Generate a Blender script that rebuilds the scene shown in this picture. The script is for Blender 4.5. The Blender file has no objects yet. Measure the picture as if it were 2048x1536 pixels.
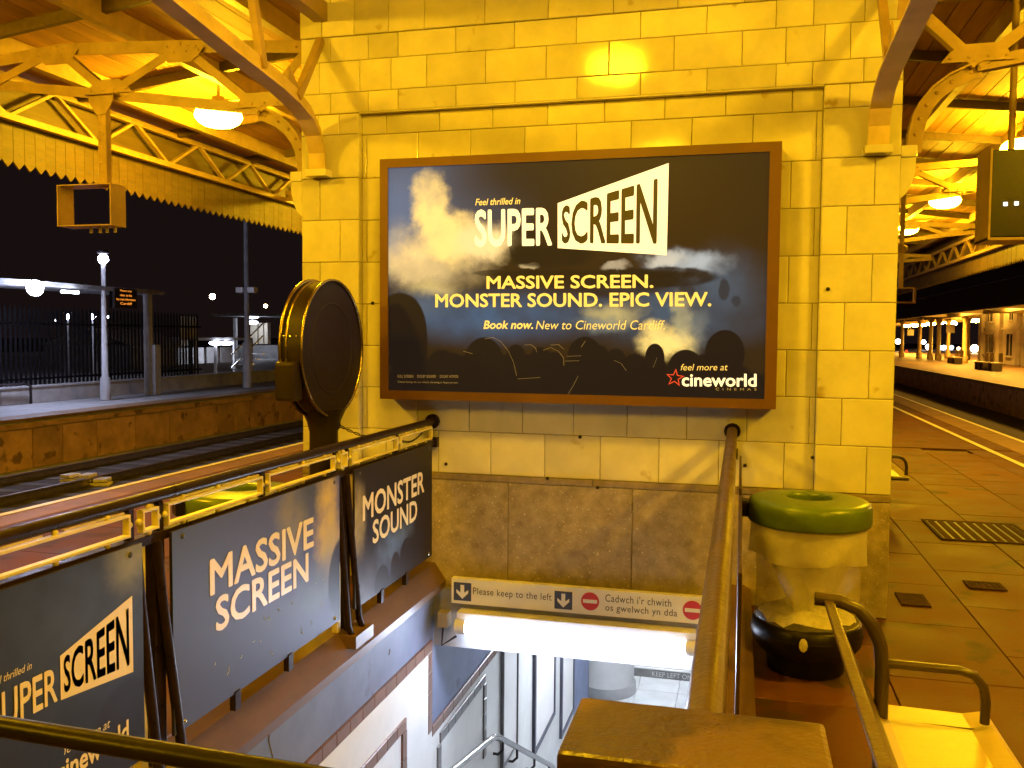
import bpy, bmesh, math, random
from mathutils import Vector, Matrix
random.seed(7)
R = math.radians
SC = bpy.context.scene
COL = SC.collection

# ------------------------------------------------------------------ camera
FPX, YAW, PIT, ROL = 1772.1, R(-14.452), R(-3.082), R(0.4313)
_F = Vector((math.sin(YAW)*math.cos(PIT), math.cos(YAW)*math.cos(PIT), math.sin(PIT)))
_r = Vector((math.cos(YAW), -math.sin(YAW), 0)); _u = _r.cross(_F)
_R = _r*math.cos(ROL) + _u*math.sin(ROL); _U = _R.cross(_F)
CAM = Vector((0, 0, 1.65))
cd = bpy.data.cameras.new('camera'); cam = bpy.data.objects.new('camera', cd); COL.objects.link(cam)
m = Matrix((_R, _U, -_F)).transposed().to_4x4(); m.translation = CAM; cam.matrix_world = m
cd.sensor_width = 36; cd.lens = FPX/2048*36; cd.clip_start = .05; cd.clip_end = 2000
SC.camera = cam
# ------------------------------------------------------------------ night sky, exposure
w = bpy.data.worlds.new('World'); SC.world = w; w.use_nodes = True
bg = w.node_tree.nodes['Background']; bg.inputs[0].default_value = (1.0, .56, .54, 1); bg.inputs[1].default_value = .0085
vs = SC.view_settings; vs.view_transform = 'Standard'; vs.look = 'None'; vs.gamma = 1; vs.exposure = 0; vs.use_curve_mapping = False
SC.render.engine = 'CYCLES'; SC.cycles.use_denoising = True; SC.cycles.max_bounces = 6; SC.cycles.diffuse_bounces = 4; SC.cycles.glossy_bounces = 3; SC.cycles.transparent_max_bounces = 16
SC.cycles.sample_clamp_indirect = 6

SODIUM = (1.0, .56, .010)
COOL = (.66, .77, 1.0)
E_LAMP = 350      # radiance of a sodium lamp bowl
E_TUBE = 62

def ray(x, y): return _F + _R*((x-1024)/FPX) + _U*((768-y)/FPX)
def on(ax, v, x, y):                       # where a photo direction meets a known plane of the place
    k = 'xyz'.index(ax); d = ray(x, y); return CAM + d*((v-CAM[k])/d[k])

# ------------------------------------------------------------------ materials
def _nt(name):
    mt = bpy.data.materials.new(name); mt.use_nodes = True
    return mt, mt.node_tree, mt.node_tree.nodes['Principled BSDF']
def mat(name, c, rough=.5, var=.25, scale=8., bump=0., bscale=None, metal=0., objvar=0., spot=None, spotscale=40., spotlo=.62, rvar=0., emit=None, estr=0., spec=.5, alpha=1., stretch=None, trans=0.):
    mt, nt, b = _nt(name); N = nt.nodes; L = nt.links
    tc = N.new('ShaderNodeTexCoord'); vec = tc.outputs['Object']
    if objvar:
        oi = N.new('ShaderNodeObjectInfo'); va = N.new('ShaderNodeVectorMath'); va.operation = 'ADD'
        sc_ = N.new('ShaderNodeMath'); sc_.operation = 'MULTIPLY'; sc_.inputs[1].default_value = 37
        L.new(oi.outputs['Random'], sc_.inputs[0]); L.new(vec, va.inputs[0]); L.new(sc_.outputs[0], va.inputs[1]); vec = va.outputs[0]
    if stretch:
        mp = N.new('ShaderNodeMapping'); mp.inputs['Scale'].default_value = stretch; L.new(vec, mp.inputs[0]); vec = mp.outputs[0]
    n1 = N.new('ShaderNodeTexNoise'); n1.inputs['Scale'].default_value = scale; n1.inputs['Detail'].default_value = 6; n1.inputs['Roughness'].default_value = .62
    L.new(vec, n1.inputs['Vector'])
    mr = N.new('ShaderNodeMapRange'); mr.inputs['From Min'].default_value = .3; mr.inputs['From Max'].default_value = .7
    mr.inputs['To Min'].default_value = 1-var; mr.inputs['To Max'].default_value = 1+var*.5; L.new(n1.outputs[0], mr.inputs[0])
    val = mr.outputs[0]
    if objvar:
        m2 = N.new('ShaderNodeMapRange'); m2.inputs['To Min'].default_value = 1-objvar; m2.inputs['To Max'].default_value = 1+objvar*.4
        L.new(oi.outputs['Random'], m2.inputs[0]); mm = N.new('ShaderNodeMath'); mm.operation = 'MULTIPLY'
        L.new(val, mm.inputs[0]); L.new(m2.outputs[0], mm.inputs[1]); val = mm.outputs[0]
    sc2 = N.new('ShaderNodeVectorMath'); sc2.operation = 'SCALE'; sc2.inputs[0].default_value = c; L.new(val, sc2.inputs['Scale'])
    col = sc2.outputs[0]
    if spot:
        n2 = N.new('ShaderNodeTexNoise'); n2.inputs['Scale'].default_value = spotscale; n2.inputs['Detail'].default_value = 3; L.new(vec, n2.inputs['Vector'])
        m3 = N.new('ShaderNodeMapRange'); m3.interpolation_type = 'SMOOTHSTEP'; m3.inputs['From Min'].default_value = spotlo; m3.inputs['From Max'].default_value = spotlo+.08; L.new(n2.outputs[0], m3.inputs[0])
        mx = N.new('ShaderNodeMix'); mx.data_type = 'RGBA'; L.new(m3.outputs[0], mx.inputs[0]); L.new(col, mx.inputs[6]); mx.inputs[7].default_value = (*spot, 1); col = mx.outputs[2]
    L.new(col, b.inputs['Base Color'])
    b.inputs['Roughness'].default_value = rough; b.inputs['Metallic'].default_value = metal; b.inputs['Specular IOR Level'].default_value = spec
    if rvar:
        m4 = N.new('ShaderNodeMapRange'); m4.inputs['From Min'].default_value = .3; m4.inputs['From Max'].default_value = .7
        m4.inputs['To Min'].default_value = max(0, rough-rvar); m4.inputs['To Max'].default_value = rough+rvar; L.new(n1.outputs[0], m4.inputs[0]); L.new(m4.outputs[0], b.inputs['Roughness'])
    if bump:
        nb = N.new('ShaderNodeTexNoise'); nb.inputs['Scale'].default_value = bscale or scale*4; nb.inputs['Detail'].default_value = 5; L.new(vec, nb.inputs['Vector'])
        bp = N.new('ShaderNodeBump'); bp.inputs['Strength'].default_value = bump; bp.inputs['Distance'].default_value = .01; L.new(nb.outputs[0], bp.inputs['Height']); L.new(bp.outputs[0], b.inputs['Normal'])
    if emit: b.inputs['Emission Color'].default_value = (*emit, 1); b.inputs['Emission Strength'].default_value = estr
    if alpha < 1: b.inputs['Alpha'].default_value = alpha
    if trans: b.inputs['Transmission Weight'].default_value = trans
    return mt
def glow(name, c, s):
    mt = bpy.data.materials.new(name); mt.use_nodes = True; nt = mt.node_tree; nt.nodes.clear()
    e = nt.nodes.new('ShaderNodeEmission'); e.inputs[0].default_value = (*c, 1); e.inputs[1].default_value = s
    o = nt.nodes.new('ShaderNodeOutputMaterial'); nt.links.new(e.outputs[0], o.inputs[0]); return mt

def print_mat(name, base, layers, aspect, dist=.05, emis=0., rough=.3):
    """flat print: soft and hard ellipses laid over one another on the sheet's own UVs.
    layer = (cx, cy, rx, ry, soft, colour, strength, wobble)"""
    mt, nt, b = _nt(name); N = nt.nodes; L = nt.links
    uv = N.new('ShaderNodeUVMap')
    asp = N.new('ShaderNodeVectorMath'); asp.operation = 'MULTIPLY'; asp.inputs[1].default_value = (aspect, 1, 1); L.new(uv.outputs[0], asp.inputs[0])
    nz = N.new('ShaderNodeTexNoise'); nz.inputs['Scale'].default_value = 4.5; nz.inputs['Detail'].default_value = 9; nz.inputs['Roughness'].default_value = .62; L.new(asp.outputs[0], nz.inputs['Vector'])
    c0 = N.new('ShaderNodeVectorMath'); c0.operation = 'SUBTRACT'; c0.inputs[1].default_value = (.5, .5, .5); L.new(nz.outputs['Color'], c0.inputs[0])
    nf = N.new('ShaderNodeTexNoise'); nf.inputs['Scale'].default_value = 7; nf.inputs['Detail'].default_value = 8; L.new(asp.outputs[0], nf.inputs['Vector'])
    cache = {}
    def warped(k):
        if k not in cache:
            s = N.new('ShaderNodeVectorMath'); s.operation = 'MULTIPLY_ADD'; s.inputs[1].default_value = (k, k*1.5, 0); L.new(c0.outputs[0], s.inputs[0]); L.new(uv.outputs[0], s.inputs[2]); cache[k] = s.outputs[0]
        return cache[k]
    rgb = N.new('ShaderNodeRGB'); rgb.outputs[0].default_value = (*base, 1); col = rgb.outputs[0]
    for (cx, cy, rx, ry, soft, c, st, wob) in layers:
        src = warped(wob) if wob else uv.outputs[0]
        a = N.new('ShaderNodeVectorMath'); a.operation = 'SUBTRACT'; a.inputs[1].default_value = (cx, cy, 0); L.new(src, a.inputs[0])
        d = N.new('ShaderNodeVectorMath'); d.operation = 'MULTIPLY'; d.inputs[1].default_value = (1/rx, 1/ry, 0); L.new(a.outputs[0], d.inputs[0])
        e = N.new('ShaderNodeVectorMath'); e.operation = 'LENGTH'; L.new(d.outputs[0], e.inputs[0])
        g = N.new('ShaderNodeMapRange'); g.interpolation_type = 'SMOOTHSTEP'
        g.inputs['From Min'].default_value = 1-soft; g.inputs['From Max'].default_value = 1+soft*.25; g.inputs['To Min'].default_value = st; g.inputs['To Max'].default_value = 0; L.new(e.outputs['Value'], g.inputs[0])
        fac = g.outputs[0]
        if wob:
            h = N.new('ShaderNodeMapRange'); h.inputs['From Min'].default_value = .25; h.inputs['From Max'].default_value = .6; h.inputs['To Min'].default_value = .45; L.new(nf.outputs[0], h.inputs[0])
            k = N.new('ShaderNodeMath'); k.operation = 'MULTIPLY'; L.new(fac, k.inputs[0]); L.new(h.outputs[0], k.inputs[1]); fac = k.outputs[0]
        x = N.new('ShaderNodeMix'); x.data_type = 'RGBA'; L.new(fac, x.inputs[0]); L.new(col, x.inputs[6]); x.inputs[7].default_value = (*c, 1); col = x.outputs[2]
    if emis:
        sb = N.new('ShaderNodeVectorMath'); sb.operation = 'SCALE'; sb.inputs['Scale'].default_value = .3; L.new(col, sb.inputs[0]); L.new(sb.outputs[0], b.inputs['Base Color'])
    else: L.new(col, b.inputs['Base Color'])
    b.inputs['Roughness'].default_value = rough; b.inputs['Specular IOR Level'].default_value = .22
    if emis: L.new(col, b.inputs['Emission Color']); b.inputs['Emission Strength'].default_value = emis
    return mt

T = {}
T['tile'] = mat('glazed_tile', (.74, .69, .50), .10, .16, 3.2, .10, 5, objvar=.16, rvar=.03, spot=(.44, .34, .17), spotscale=5.0, spotlo=.67)
T['grout'] = mat('grout', (.24, .17, .08), .9, .3, 20)
T['granite'] = mat('granite', (.36, .29, .20), .55, .4, 11, .15, 120, spot=(.70, .60, .46), spotscale=80, spotlo=.64, objvar=.1)
T['granite_band'] = mat('granite_band', (.25, .19, .13), .6, .35, 14, .15, 90)
T['iron'] = mat('cream_iron', (.40, .27, .11), .5, .3, 6, .12, 40, rvar=.1, spot=(.25, .17, .09), spotscale=9, spotlo=.7)
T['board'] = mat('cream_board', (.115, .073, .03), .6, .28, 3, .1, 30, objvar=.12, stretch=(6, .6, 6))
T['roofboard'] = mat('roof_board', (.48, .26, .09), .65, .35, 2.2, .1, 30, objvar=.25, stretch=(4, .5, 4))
T['brown'] = mat('brown_gloss', (.022, .012, .010), .34, .4, 14, .2, 45, rvar=.1, spec=.13)
T['brownlt'] = mat('brown_worn', (.075, .042, .022), .42, .4, 7, .25, 60, rvar=.12, spot=(.30, .2, .11), spotscale=60, spotlo=.73)
T['coping'] = mat('brown_coping', (.125, .068, .035), .45, .45, 3, .15, 30, stretch=(1, .35, 1), spot=(.23, .14, .07), spotscale=4, spotlo=.6)
T['yellow'] = mat('cream_cast', (.74, .64, .24), .4, .18, 14, .1, 60)
T['posterframe'] = mat('brown_frame', (.15, .07, .022), .42, .12, 5, metal=.1)
T['darkmetal'] = mat('dark_metal', (.030, .022, .024), .5, .3, 8, .08, 40, spec=.22)
T['clockface'] = mat('clock_back', (.022, .016, .040), .5, .3, 3, .05, 12, spec=.2)
T['drum'] = mat('drum_enamel', (.026, .017, .018), .38, .3, 8, .06, 30, spec=.25)
T['grate'] = mat('grate_iron', (.055, .025, .009), .8, .4, 20, .2, 60, spec=.05)
T['fence'] = mat('fence_paint', (.009, .009, .011), .7, .3, 6, spec=.1)
T['beam'] = mat('bounce_lit_beam', (.62, .46, .22), .5, .25, 5, .1, 40)  # canopy iron paint lightened, standing in for bounce light under the curved beams
T['pier'] = mat('worn_pier', (.062, .034, .018), .36, .4, 6, .25, 60, rvar=.12, spot=(.125, .072, .034), spotscale=4.2, spotlo=.50)
T['brass'] = mat('brass', (.45, .34, .14), .26, .3, 12, .2, 40, metal=1.)
T['black'] = mat('black_plastic', (.014, .010, .009), .35, .3, 7, .1, 50, spec=.22)
T['green'] = mat('green_plastic', (.11, .17, .012), .33, .2, 5, .05, 40, spot=(.5, .5, .3), spotscale=22, spotlo=.8)
T['paint_blue'] = mat('blue_plaster', (.155, .185, .29), .6, .28, 2.4, .25, 9, spot=(.10, .115, .17), spotscale=5, spotlo=.66)
T['white_tile'] = mat('white_tile', (.80, .80, .77), .2, .07, 5, .03, 30)
T['brown_tile'] = mat('brown_tile', (.17, .085, .055), .28, .25, 12, .1, 50, objvar=.3)
T['grey_tile'] = mat('grey_tile', (.12, .115, .115), .3, .2, 12)
T['floor_sub'] = mat('subway_floor', (.55, .55, .55), .35, .2, 2.5)
T['step'] = mat('step_stone', (.28, .27, .26), .6, .3, 6, .1, 40)
T['steel'] = mat('steel', (.62, .62, .62), .22, .15, 12, metal=1.)
T['slab'] = mat('paving', (.112, .041, .012), .62, .3, 2.6, .16, 45, objvar=.2, rvar=.1, spec=.16, spot=(.055, .028, .012), spotscale=3.2, spotlo=.58)
T['slabbase'] = mat('paving_bed', (.12, .07, .04), .8, .3, 5)
T['edge'] = mat('coping_stone', (.21, .11, .045), .6, .3, 3, .15, 40, objvar=.12)
T['line'] = mat('white_line', (.74, .66, .52), .5, .25, 9, .1, 60)
T['ballast'] = mat('ballast', (.060, .045, .038), .9, .5, 14, .8, 26)
T['rail'] = mat('rail_steel', (.30, .25, .22), .25, .3, 9, metal=.9)
T['sleeper'] = mat('sleeper', (.10, .085, .075), .8, .3, 6, .2, 40)
T['platwall'] = mat('platform_wall', (.46, .26, .15), .75, .4, 2.2, .25, 30, objvar=.22, spot=(.15, .08, .05), spotscale=2.4, spotlo=.58)
T['concrete'] = mat('concrete', (.33, .32, .32), .7, .3, 3, .15, 40)
T['lampmetal'] = mat('lamp_metal', (.30, .25, .17), .5, .2, 9)
T['bowl'] = glow('sodium_bowl', SODIUM, E_LAMP)
T['bowl_stair'] = glow('sodium_bowl_stair', SODIUM, E_LAMP*.38)
T['bowl_far'] = glow('sodium_bowl_far', (1, .5, .05), 420)
T['tube'] = glow('tube_light', COOL, E_TUBE)
T['ceiltube'] = glow('ceiling_tube', (.80, .88, 1.0), 230)
T['cool'] = glow('cool_lamp', (.62, .68, 1.0), 420)
T['cool2'] = glow('cool_lamp_small', (.66, .70, 1.0), 130)
T['cool3'] = glow('cool_panel', (.75, .82, 1.0), 26)
T['warmdot'] = glow('warm_dot', (1., .62, .3), 60)
T['red'] = mat('sign_red', (.50, .035, .05), .45, .08, 9)
T['navy'] = mat('sign_blue', (.045, .055, .12), .45, .08, 9)
T['signwhite'] = mat('sign_white', (.80, .78, .76), .4, .06, 6)
T['ink'] = mat('sign_ink', (.05, .05, .07), .5, .05, 6)
T['bench'] = mat('bench_enamel', (.50, .38, .14), .38, .14, 5, .06, 40)
T['benchtube'] = mat('bench_tube', (.07, .048, .028), .35, .2, 9)
T['rendered'] = mat('white_render', (.66, .58, .44), .7, .2, 2)
T['windark'] = mat('window_dark', (.02, .018, .03), .15, .1, 3)
T['stonedark'] = mat('dark_roofing', (.022, .018, .017), .5, .3, 4)
T['amber'] = glow('amber_led', (1, .30, .03), 1.6)
T['whiteled'] = glow('white_led', (1, .93, .8), 3)
T['film'] = mat('plastic_film', (.80, .72, .55), .3, .2, 9, .4, 22, alpha=.27)
T['bag'] = mat('bin_bag', (.85, .78, .6), .35, .25, 7, .7, 20, alpha=.5)
T['litter'] = mat('litter', (.75, .68, .5), .5, .35, 16, .8, 24)
T['tyellow'] = mat('print_yellow', (.92, .86, .42), .4, .03, 4, emit=(.95, .83, .36), estr=.30)
T['twhite'] = mat('print_white', (.95, .93, .85), .4, .03, 4, emit=(1., .97, .82), estr=.62)
T['tdark'] = mat('print_dark', (.03, .022, .012), .4, .03, 4, emit=(.25, .16, .02), estr=.12)
T['tred'] = mat('print_red', (.6, .08, .05), .4, .03, 4, emit=(.6, .07, .05), estr=.35)
T['tcream'] = mat('print_cream', (.88, .74, .40), .4, .03, 4)
T['tpale'] = mat('print_pale', (.45, .42, .36), .4, .03, 4, emit=(.6, .55, .42), estr=.06)
T['chalk'] = mat('scuff', (.62, .64, .70), .6, .2, 9)

# ------------------------------------------------------------------ mesh helpers
class MB:
    def __init__(s): s.v = []; s.f = []; s.sm = []
    def add(s, vs, fs, smooth=False):
        o = len(s.v); s.v += [tuple(p) for p in vs]; s.f += [tuple(o+i for i in f) for f in fs]; s.sm += [smooth]*len(fs); return s
    def box(s, x0, x1, y0, y1, z0, z1, c=0.):
        if c <= 0:
            return s.add([(x, y, z) for x in (x0, x1) for y in (y0, y1) for z in (z0, z1)], [(0, 1, 3, 2), (4, 6, 7, 5), (0, 4, 5, 1), (2, 3, 7, 6), (0, 2, 6, 4), (1, 5, 7, 3)])
        bm = bmesh.new(); bmesh.ops.create_cube(bm, size=1, matrix=Matrix.Translation(((x0+x1)/2, (y0+y1)/2, (z0+z1)/2)) @ Matrix.Diagonal((x1-x0, y1-y0, z1-z0, 1)))
        bmesh.ops.bevel(bm, geom=bm.edges[:], offset=c, segments=2, affect='EDGES', profile=.6)
        bm.verts.index_update(); s.add([v.co for v in bm.verts], [[v.index for v in f.verts] for f in bm.faces]); bm.free(); return s
    def bar(s, p, q, wd, ht, up=(0, 0, 1)):
        p = Vector(p); q = Vector(q); d = (q-p).normalized(); sd = d.cross(Vector(up))
        if sd.length < 1e-5: sd = d.cross(Vector((0, 1, 0)))
        sd.normalize(); u = sd.cross(d)
        vs = [a + sd*(i*wd/2) + u*(j*ht/2) for a in (p, q) for i in (-1, 1) for j in (-1, 1)]
        return s.add(vs, [(0, 1, 3, 2), (4, 6, 7, 5), (0, 4, 5, 1), (2, 3, 7, 6), (0, 2, 6, 4), (1, 5, 7, 3)])
    def tube(s, pts, r, n=10, cap=True, smooth=True):
        pts = [Vector(p) for p in pts]; rs = r if isinstance(r, (list, tuple)) else [r]*len(pts)
        ref = None; rings = []
        for i, p in enumerate(pts):
            d = (pts[min(i+1, len(pts)-1)]-pts[max(i-1, 0)]).normalized()
            if ref is None: ref = d.orthogonal().normalized()
            ref = (ref - d*ref.dot(d)).normalized(); b = d.cross(ref)
            rings.append([p + (ref*math.cos(2*math.pi*k/n) + b*math.sin(2*math.pi*k/n))*rs[i] for k in range(n)])
        vs = [v for rg in rings for v in rg]
        s.add(vs, [(i*n+k, i*n+(k+1) % n, (i+1)*n+(k+1) % n, (i+1)*n+k) for i in range(len(pts)-1) for k in range(n)], smooth)
        if cap:
            s.add(rings[0], [tuple(range(n))[::-1]]); s.add(rings[-1], [tuple(range(n))])
        return s
    def lathe(s, prof, c=(0, 0, 0), n=24, ax='z', smooth=True, cap=False):
        vs = []
        for r, h in prof:
            for k in range(n):
                a = 2*math.pi*k/n; p = {'z': (r*math.cos(a), r*math.sin(a), h), 'x': (h, r*math.cos(a), r*math.sin(a)), 'y': (r*math.sin(a), h, r*math.cos(a))}[ax]
                vs.append((p[0]+c[0], p[1]+c[1], p[2]+c[2]))
        m_ = len(prof)
        s.add(vs, [(i*n+k, i*n+(k+1) % n, (i+1)*n+(k+1) % n, (i+1)*n+k) for i in range(m_-1) for k in range(n)], smooth)
        if cap:
            s.add(vs[:n], [tuple(range(n))[::-1]]); s.add(vs[-n:], [tuple(range(n))])
        return s
    def prism(s, poly, ax, a, b):
        def P(q, h): return {'x': (h, q[0], q[1]), 'y': (q[0], h, q[1]), 'z': (q[0], q[1], h)}[ax]
        n = len(poly)
        return s.add([P(q, a) for q in poly]+[P(q, b) for q in poly], [tuple(range(n))[::-1], tuple(range(n, 2*n))]+[(i, (i+1) % n, n+(i+1) % n, n+i) for i in range(n)])
    def rivet(s, p, d, r=.012):
        p = Vector(p); d = Vector(d).normalized(); a = d.orthogonal().normalized(); b = d.cross(a); n = 6
        vs = [p+(a*math.cos(k*math.pi/3)+b*math.sin(k*math.pi/3))*r for k in range(n)] + [p+d*r*.55+(a*math.cos(k*math.pi/3)+b*math.sin(k*math.pi/3))*r*.6 for k in range(n)]
        return s.add(vs, [(k, (k+1) % n, n+(k+1) % n, n+k) for k in range(n)]+[tuple(range(n, 2*n))], True)
    def mesh(s, name, mt):
        me = bpy.data.meshes.new(name); me.from_pydata(s.v, [], s.f); me.polygons.foreach_set('use_smooth', s.sm)
        bm = bmesh.new(); bm.from_mesh(me); bmesh.ops.recalc_face_normals(bm, faces=bm.faces[:]); bm.to_mesh(me); bm.free()
        if mt: me.materials.append(T[mt] if isinstance(mt, str) else mt)
        return me
    def build(s, name, mt, parent=None, loc=None, **kw): return put(name, s.mesh(name, mt), parent, loc, **kw)

def put(name, me, parent=None, loc=None, rot=None, world=False, **kw):
    o = bpy.data.objects.new(name, me); COL.objects.link(o)
    if parent:
        o.parent = parent
        if world: o.matrix_parent_inverse = parent.matrix_basis.inverted()
    if loc is not None: o.location = loc
    if rot is not None: o.rotation_euler = rot
    tag(o, **kw); return o
def tag(o, label=None, cat=None, group=None, kind=None):
    if label: o['label'] = label
    if cat: o['category'] = cat
    if group: o['group'] = group
    if kind: o['kind'] = kind
    return o
def thing(name, label, cat, loc=(0, 0, 0), rz=0, group=None):
    o = bpy.data.objects.new(name, None); COL.objects.link(o); o.location = loc; o.rotation_euler = (0, 0, rz); o.empty_display_size = .1
    bpy_m = Matrix.Translation(loc) @ Matrix.Rotation(rz, 4, 'Z'); o.matrix_basis = bpy_m
    return tag(o, label, cat, group)
def copy_tree(o, parent=None):
    c = o.copy(); COL.objects.link(c); c.parent = parent
    for ch in o.children: copy_tree(ch, c)
    return c
class W:                                    # builds world-coordinate parts under a thing
    def __init__(s, t): s.t = t
    def __call__(s, name, mt, mb, parent=None, **kw):
        if isinstance(mb, list): return [s(name, mt, x, parent, **kw) for x in mb]
        p = parent or s.t
        me = mb.mesh(name, mt); o = bpy.data.objects.new(name, me); COL.objects.link(o); o.parent = p
        q = p.matrix_basis.copy(); x = p.parent
        while x: q = x.matrix_basis @ (p.matrix_parent_inverse if p.parent else Matrix()) @ q; x = x.parent; break
        o.matrix_parent_inverse = q.inverted(); return tag(o, **kw)

def text2d(s, bold=0., shear=0., spacing=1.):
    cu = bpy.data.curves.new('t', 'FONT'); cu.body = s; cu.size = 1; cu.offset = bold; cu.shear = shear; cu.space_character = spacing; cu.resolution_u = 3; cu.fill_mode = 'BOTH'
    ob = bpy.data.objects.new('t', cu); COL.objects.link(ob); bpy.context.view_layer.update()
    me = bpy.data.meshes.new_from_object(ob.evaluated_get(bpy.context.evaluated_depsgraph_get()))
    vs = [v.co.copy() for v in me.vertices]; fs = [tuple(p.vertices) for p in me.polygons]
    bpy.data.objects.remove(ob); bpy.data.curves.remove(cu); bpy.data.meshes.remove(me)
    x0 = min(v.x for v in vs); x1 = max(v.x for v in vs); y0 = min(v.y for v in vs); y1 = max(v.y for v in vs)
    return [((v.x-x0)/(x1-x0), (v.y-y0)/(y1-y0)) for v in vs], fs, (x1-x0)/(y1-y0)
def lettering(s, warp, bold=0., shear=0., spacing=1., nrm=None):
    """flat letters; heavier weights are laid up from shifted layers 0.1 mm apart."""
    vs, fs, ra = text2d(s, 0., shear, spacing); f = bold*1.6; out = []
    sh = [(0, 0)] if bold < .012 else [(0, 0), (f, 0), (-f, 0), (0, f), (0, -f), (f*.7, f*.7), (-f*.7, f*.7), (f*.7, -f*.7), (-f*.7, -f*.7)]
    # one mesh per word: faces are grouped where a wide gap parts them
    iv = sorted((min(vs[i][0] for i in f_), max(vs[i][0] for i in f_), n_) for n_, f_ in enumerate(fs)); words_ = [[]]; e_ = iv[0][1]
    for a_, b_, n_ in iv:
        if (a_-e_)*ra > .24: words_.append([])
        words_[-1].append(fs[n_]); e_ = max(e_, b_)
    for fw in words_:
        mb = MB(); use = sorted({i for f_ in fw for i in f_}); ix = {i: k for k, i in enumerate(use)}; ff = [tuple(ix[i] for i in f_) for f_ in fw]
        for k, (dx, dy) in enumerate(sh):
            P = [Vector(warp(min(1, max(0, vs[i][0]*(1-2*f/ra)+f/ra+dx/ra)), min(1, max(0, vs[i][1]*(1-2*f)+f+dy)))) for i in use]
            if nrm: P = [p+Vector(nrm)*(k*.00012) for p in P]
            mb.add(P, ff)
        out.append(mb)
    return out
def lerp(a, b, t): return a+(b-a)*t

_tc = {}
def tile_mesh(wd, ht, mt, d=.03, c=.004, g=.0035):
    k = (round(wd, 3), round(ht, 3), mt, d)
    if k not in _tc:
        a, b = wd/2-g/2, ht/2-g/2
        def rc(x, z, y): return [(-x, y, -z), (x, y, -z), (x, y, z), (-x, y, z)]
        vs = rc(a, b, d)+rc(a, b, c)+rc(a-c, b-c, 0)
        fs = [(8, 9, 10, 11)]+[(4+i, 4+(i+1) % 4, 8+(i+1) % 4, 8+i) for i in range(4)]+[(i, (i+1) % 4, 4+(i+1) % 4, 4+i) for i in range(4)]
        me = bpy.data.meshes.new('tile'); me.from_pydata(vs, [], fs)
        bm = bmesh.new(); bm.from_mesh(me); bmesh.ops.recalc_face_normals(bm, faces=bm.faces[:]); bm.to_mesh(me); bm.free()
        me.materials.append(T[mt]); _tc[k] = me
    return _tc[k]
def slab_mesh(wd, ln, mt, th=.03, g=.006, c=.003):
    k = ('s', round(wd, 3), round(ln, 3), mt)
    if k not in _tc:
        a, b = wd/2-g/2, ln/2-g/2
        def rc(x, y, z): return [(-x, -y, z), (x, -y, z), (x, y, z), (-x, y, z)]
        vs = rc(a, b, -th)+rc(a, b, -c)+rc(a-c, b-c, 0)
        fs = [(8, 9, 10, 11)]+[(4+i, 4+(i+1) % 4, 8+(i+1) % 4, 8+i) for i in range(4)]+[(i, (i+1) % 4, 4+(i+1) % 4, 4+i) for i in range(4)]
        me = bpy.data.meshes.new('slab'); me.from_pydata(vs, [], fs); me.materials.append(T[mt]); _tc[k] = me
    return _tc[k]

# ================================================================== STRUCTURE: platforms, tracks
YN, YF = -7, 120
plat = MB()
plat.box(-6.46, -2.06, YN, YF, -1.15, -.035); plat.box(.06, 4.44, YN, YF, -1.15, -.035)
plat.box(-2.06, .06, YN, 1.40, -1.15, -.035); plat.box(-2.06, .06, 15.5, YF, -1.15, -.035)
platform = plat.build('platform', 'slabbase', kind='structure'); 
def slabs(parent, x0, nx, wd, y0, ny, ln, mt, name='paving_slab', off=True, z=0.):
    for i in range(nx):
        for j in range(ny):
            sh = (ln/2 if (i % 2 and off) else 0)
            put(name, slab_mesh(wd, ln, mt), parent, (x0+(i+.5)*wd, y0+(j+.5)*ln+sh, z+random.uniform(-.0022, .0008)))
slabs(platform, .085, 6, .645, 1.45, 14, .9, 'slab')
slabs(platform, -6.06, 6, .66, 1.45, 13, .9, 'slab')
far = MB(); far.box(.085, 3.955, 14.6, YF, -.034, -.002); far.box(-6.06, -2.1, 13.8, YF, -.034, -.002); far.box(.085, 3.955, YN, 1.44, -.034, -.002); far.box(-6.06, -2.1, YN, 1.44, -.034, -.002); far.box(-2.06, .06, YN, 1.38, -.034, -.002)
far.build('paving', 'slab', platform)
for j in range(34):
    put('coping_stone', slab_mesh(.535, .95, 'edge', .05), platform, (4.24, 2+(j+.5)*.95, random.uniform(-.002, .001)))
    if j < 20: put('coping_stone', slab_mesh(.42, .95, 'edge', .05), platform, (-6.28, 1.2+(j+.5)*.95, random.uniform(-.002, .001)))
far = MB(); far.box(3.975, 4.505, 34.4, YF, -.034, -.002); far.box(-6.49, -6.07, 20.3, YF, -.034, -.002)
far.build('far_coping', 'edge', platform)
MB().box(3.585, 3.67, 1.5, YF, .0035, .006).build('painted_line', 'line', platform)
MB().box(4.425, 4.50, 2, YF, .004, .0065).build('edge_line', 'line', platform)
MB().box(-6.485, -6.40, 1.2, YF, .004, .0065).build('edge_line', 'line', platform)
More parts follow.
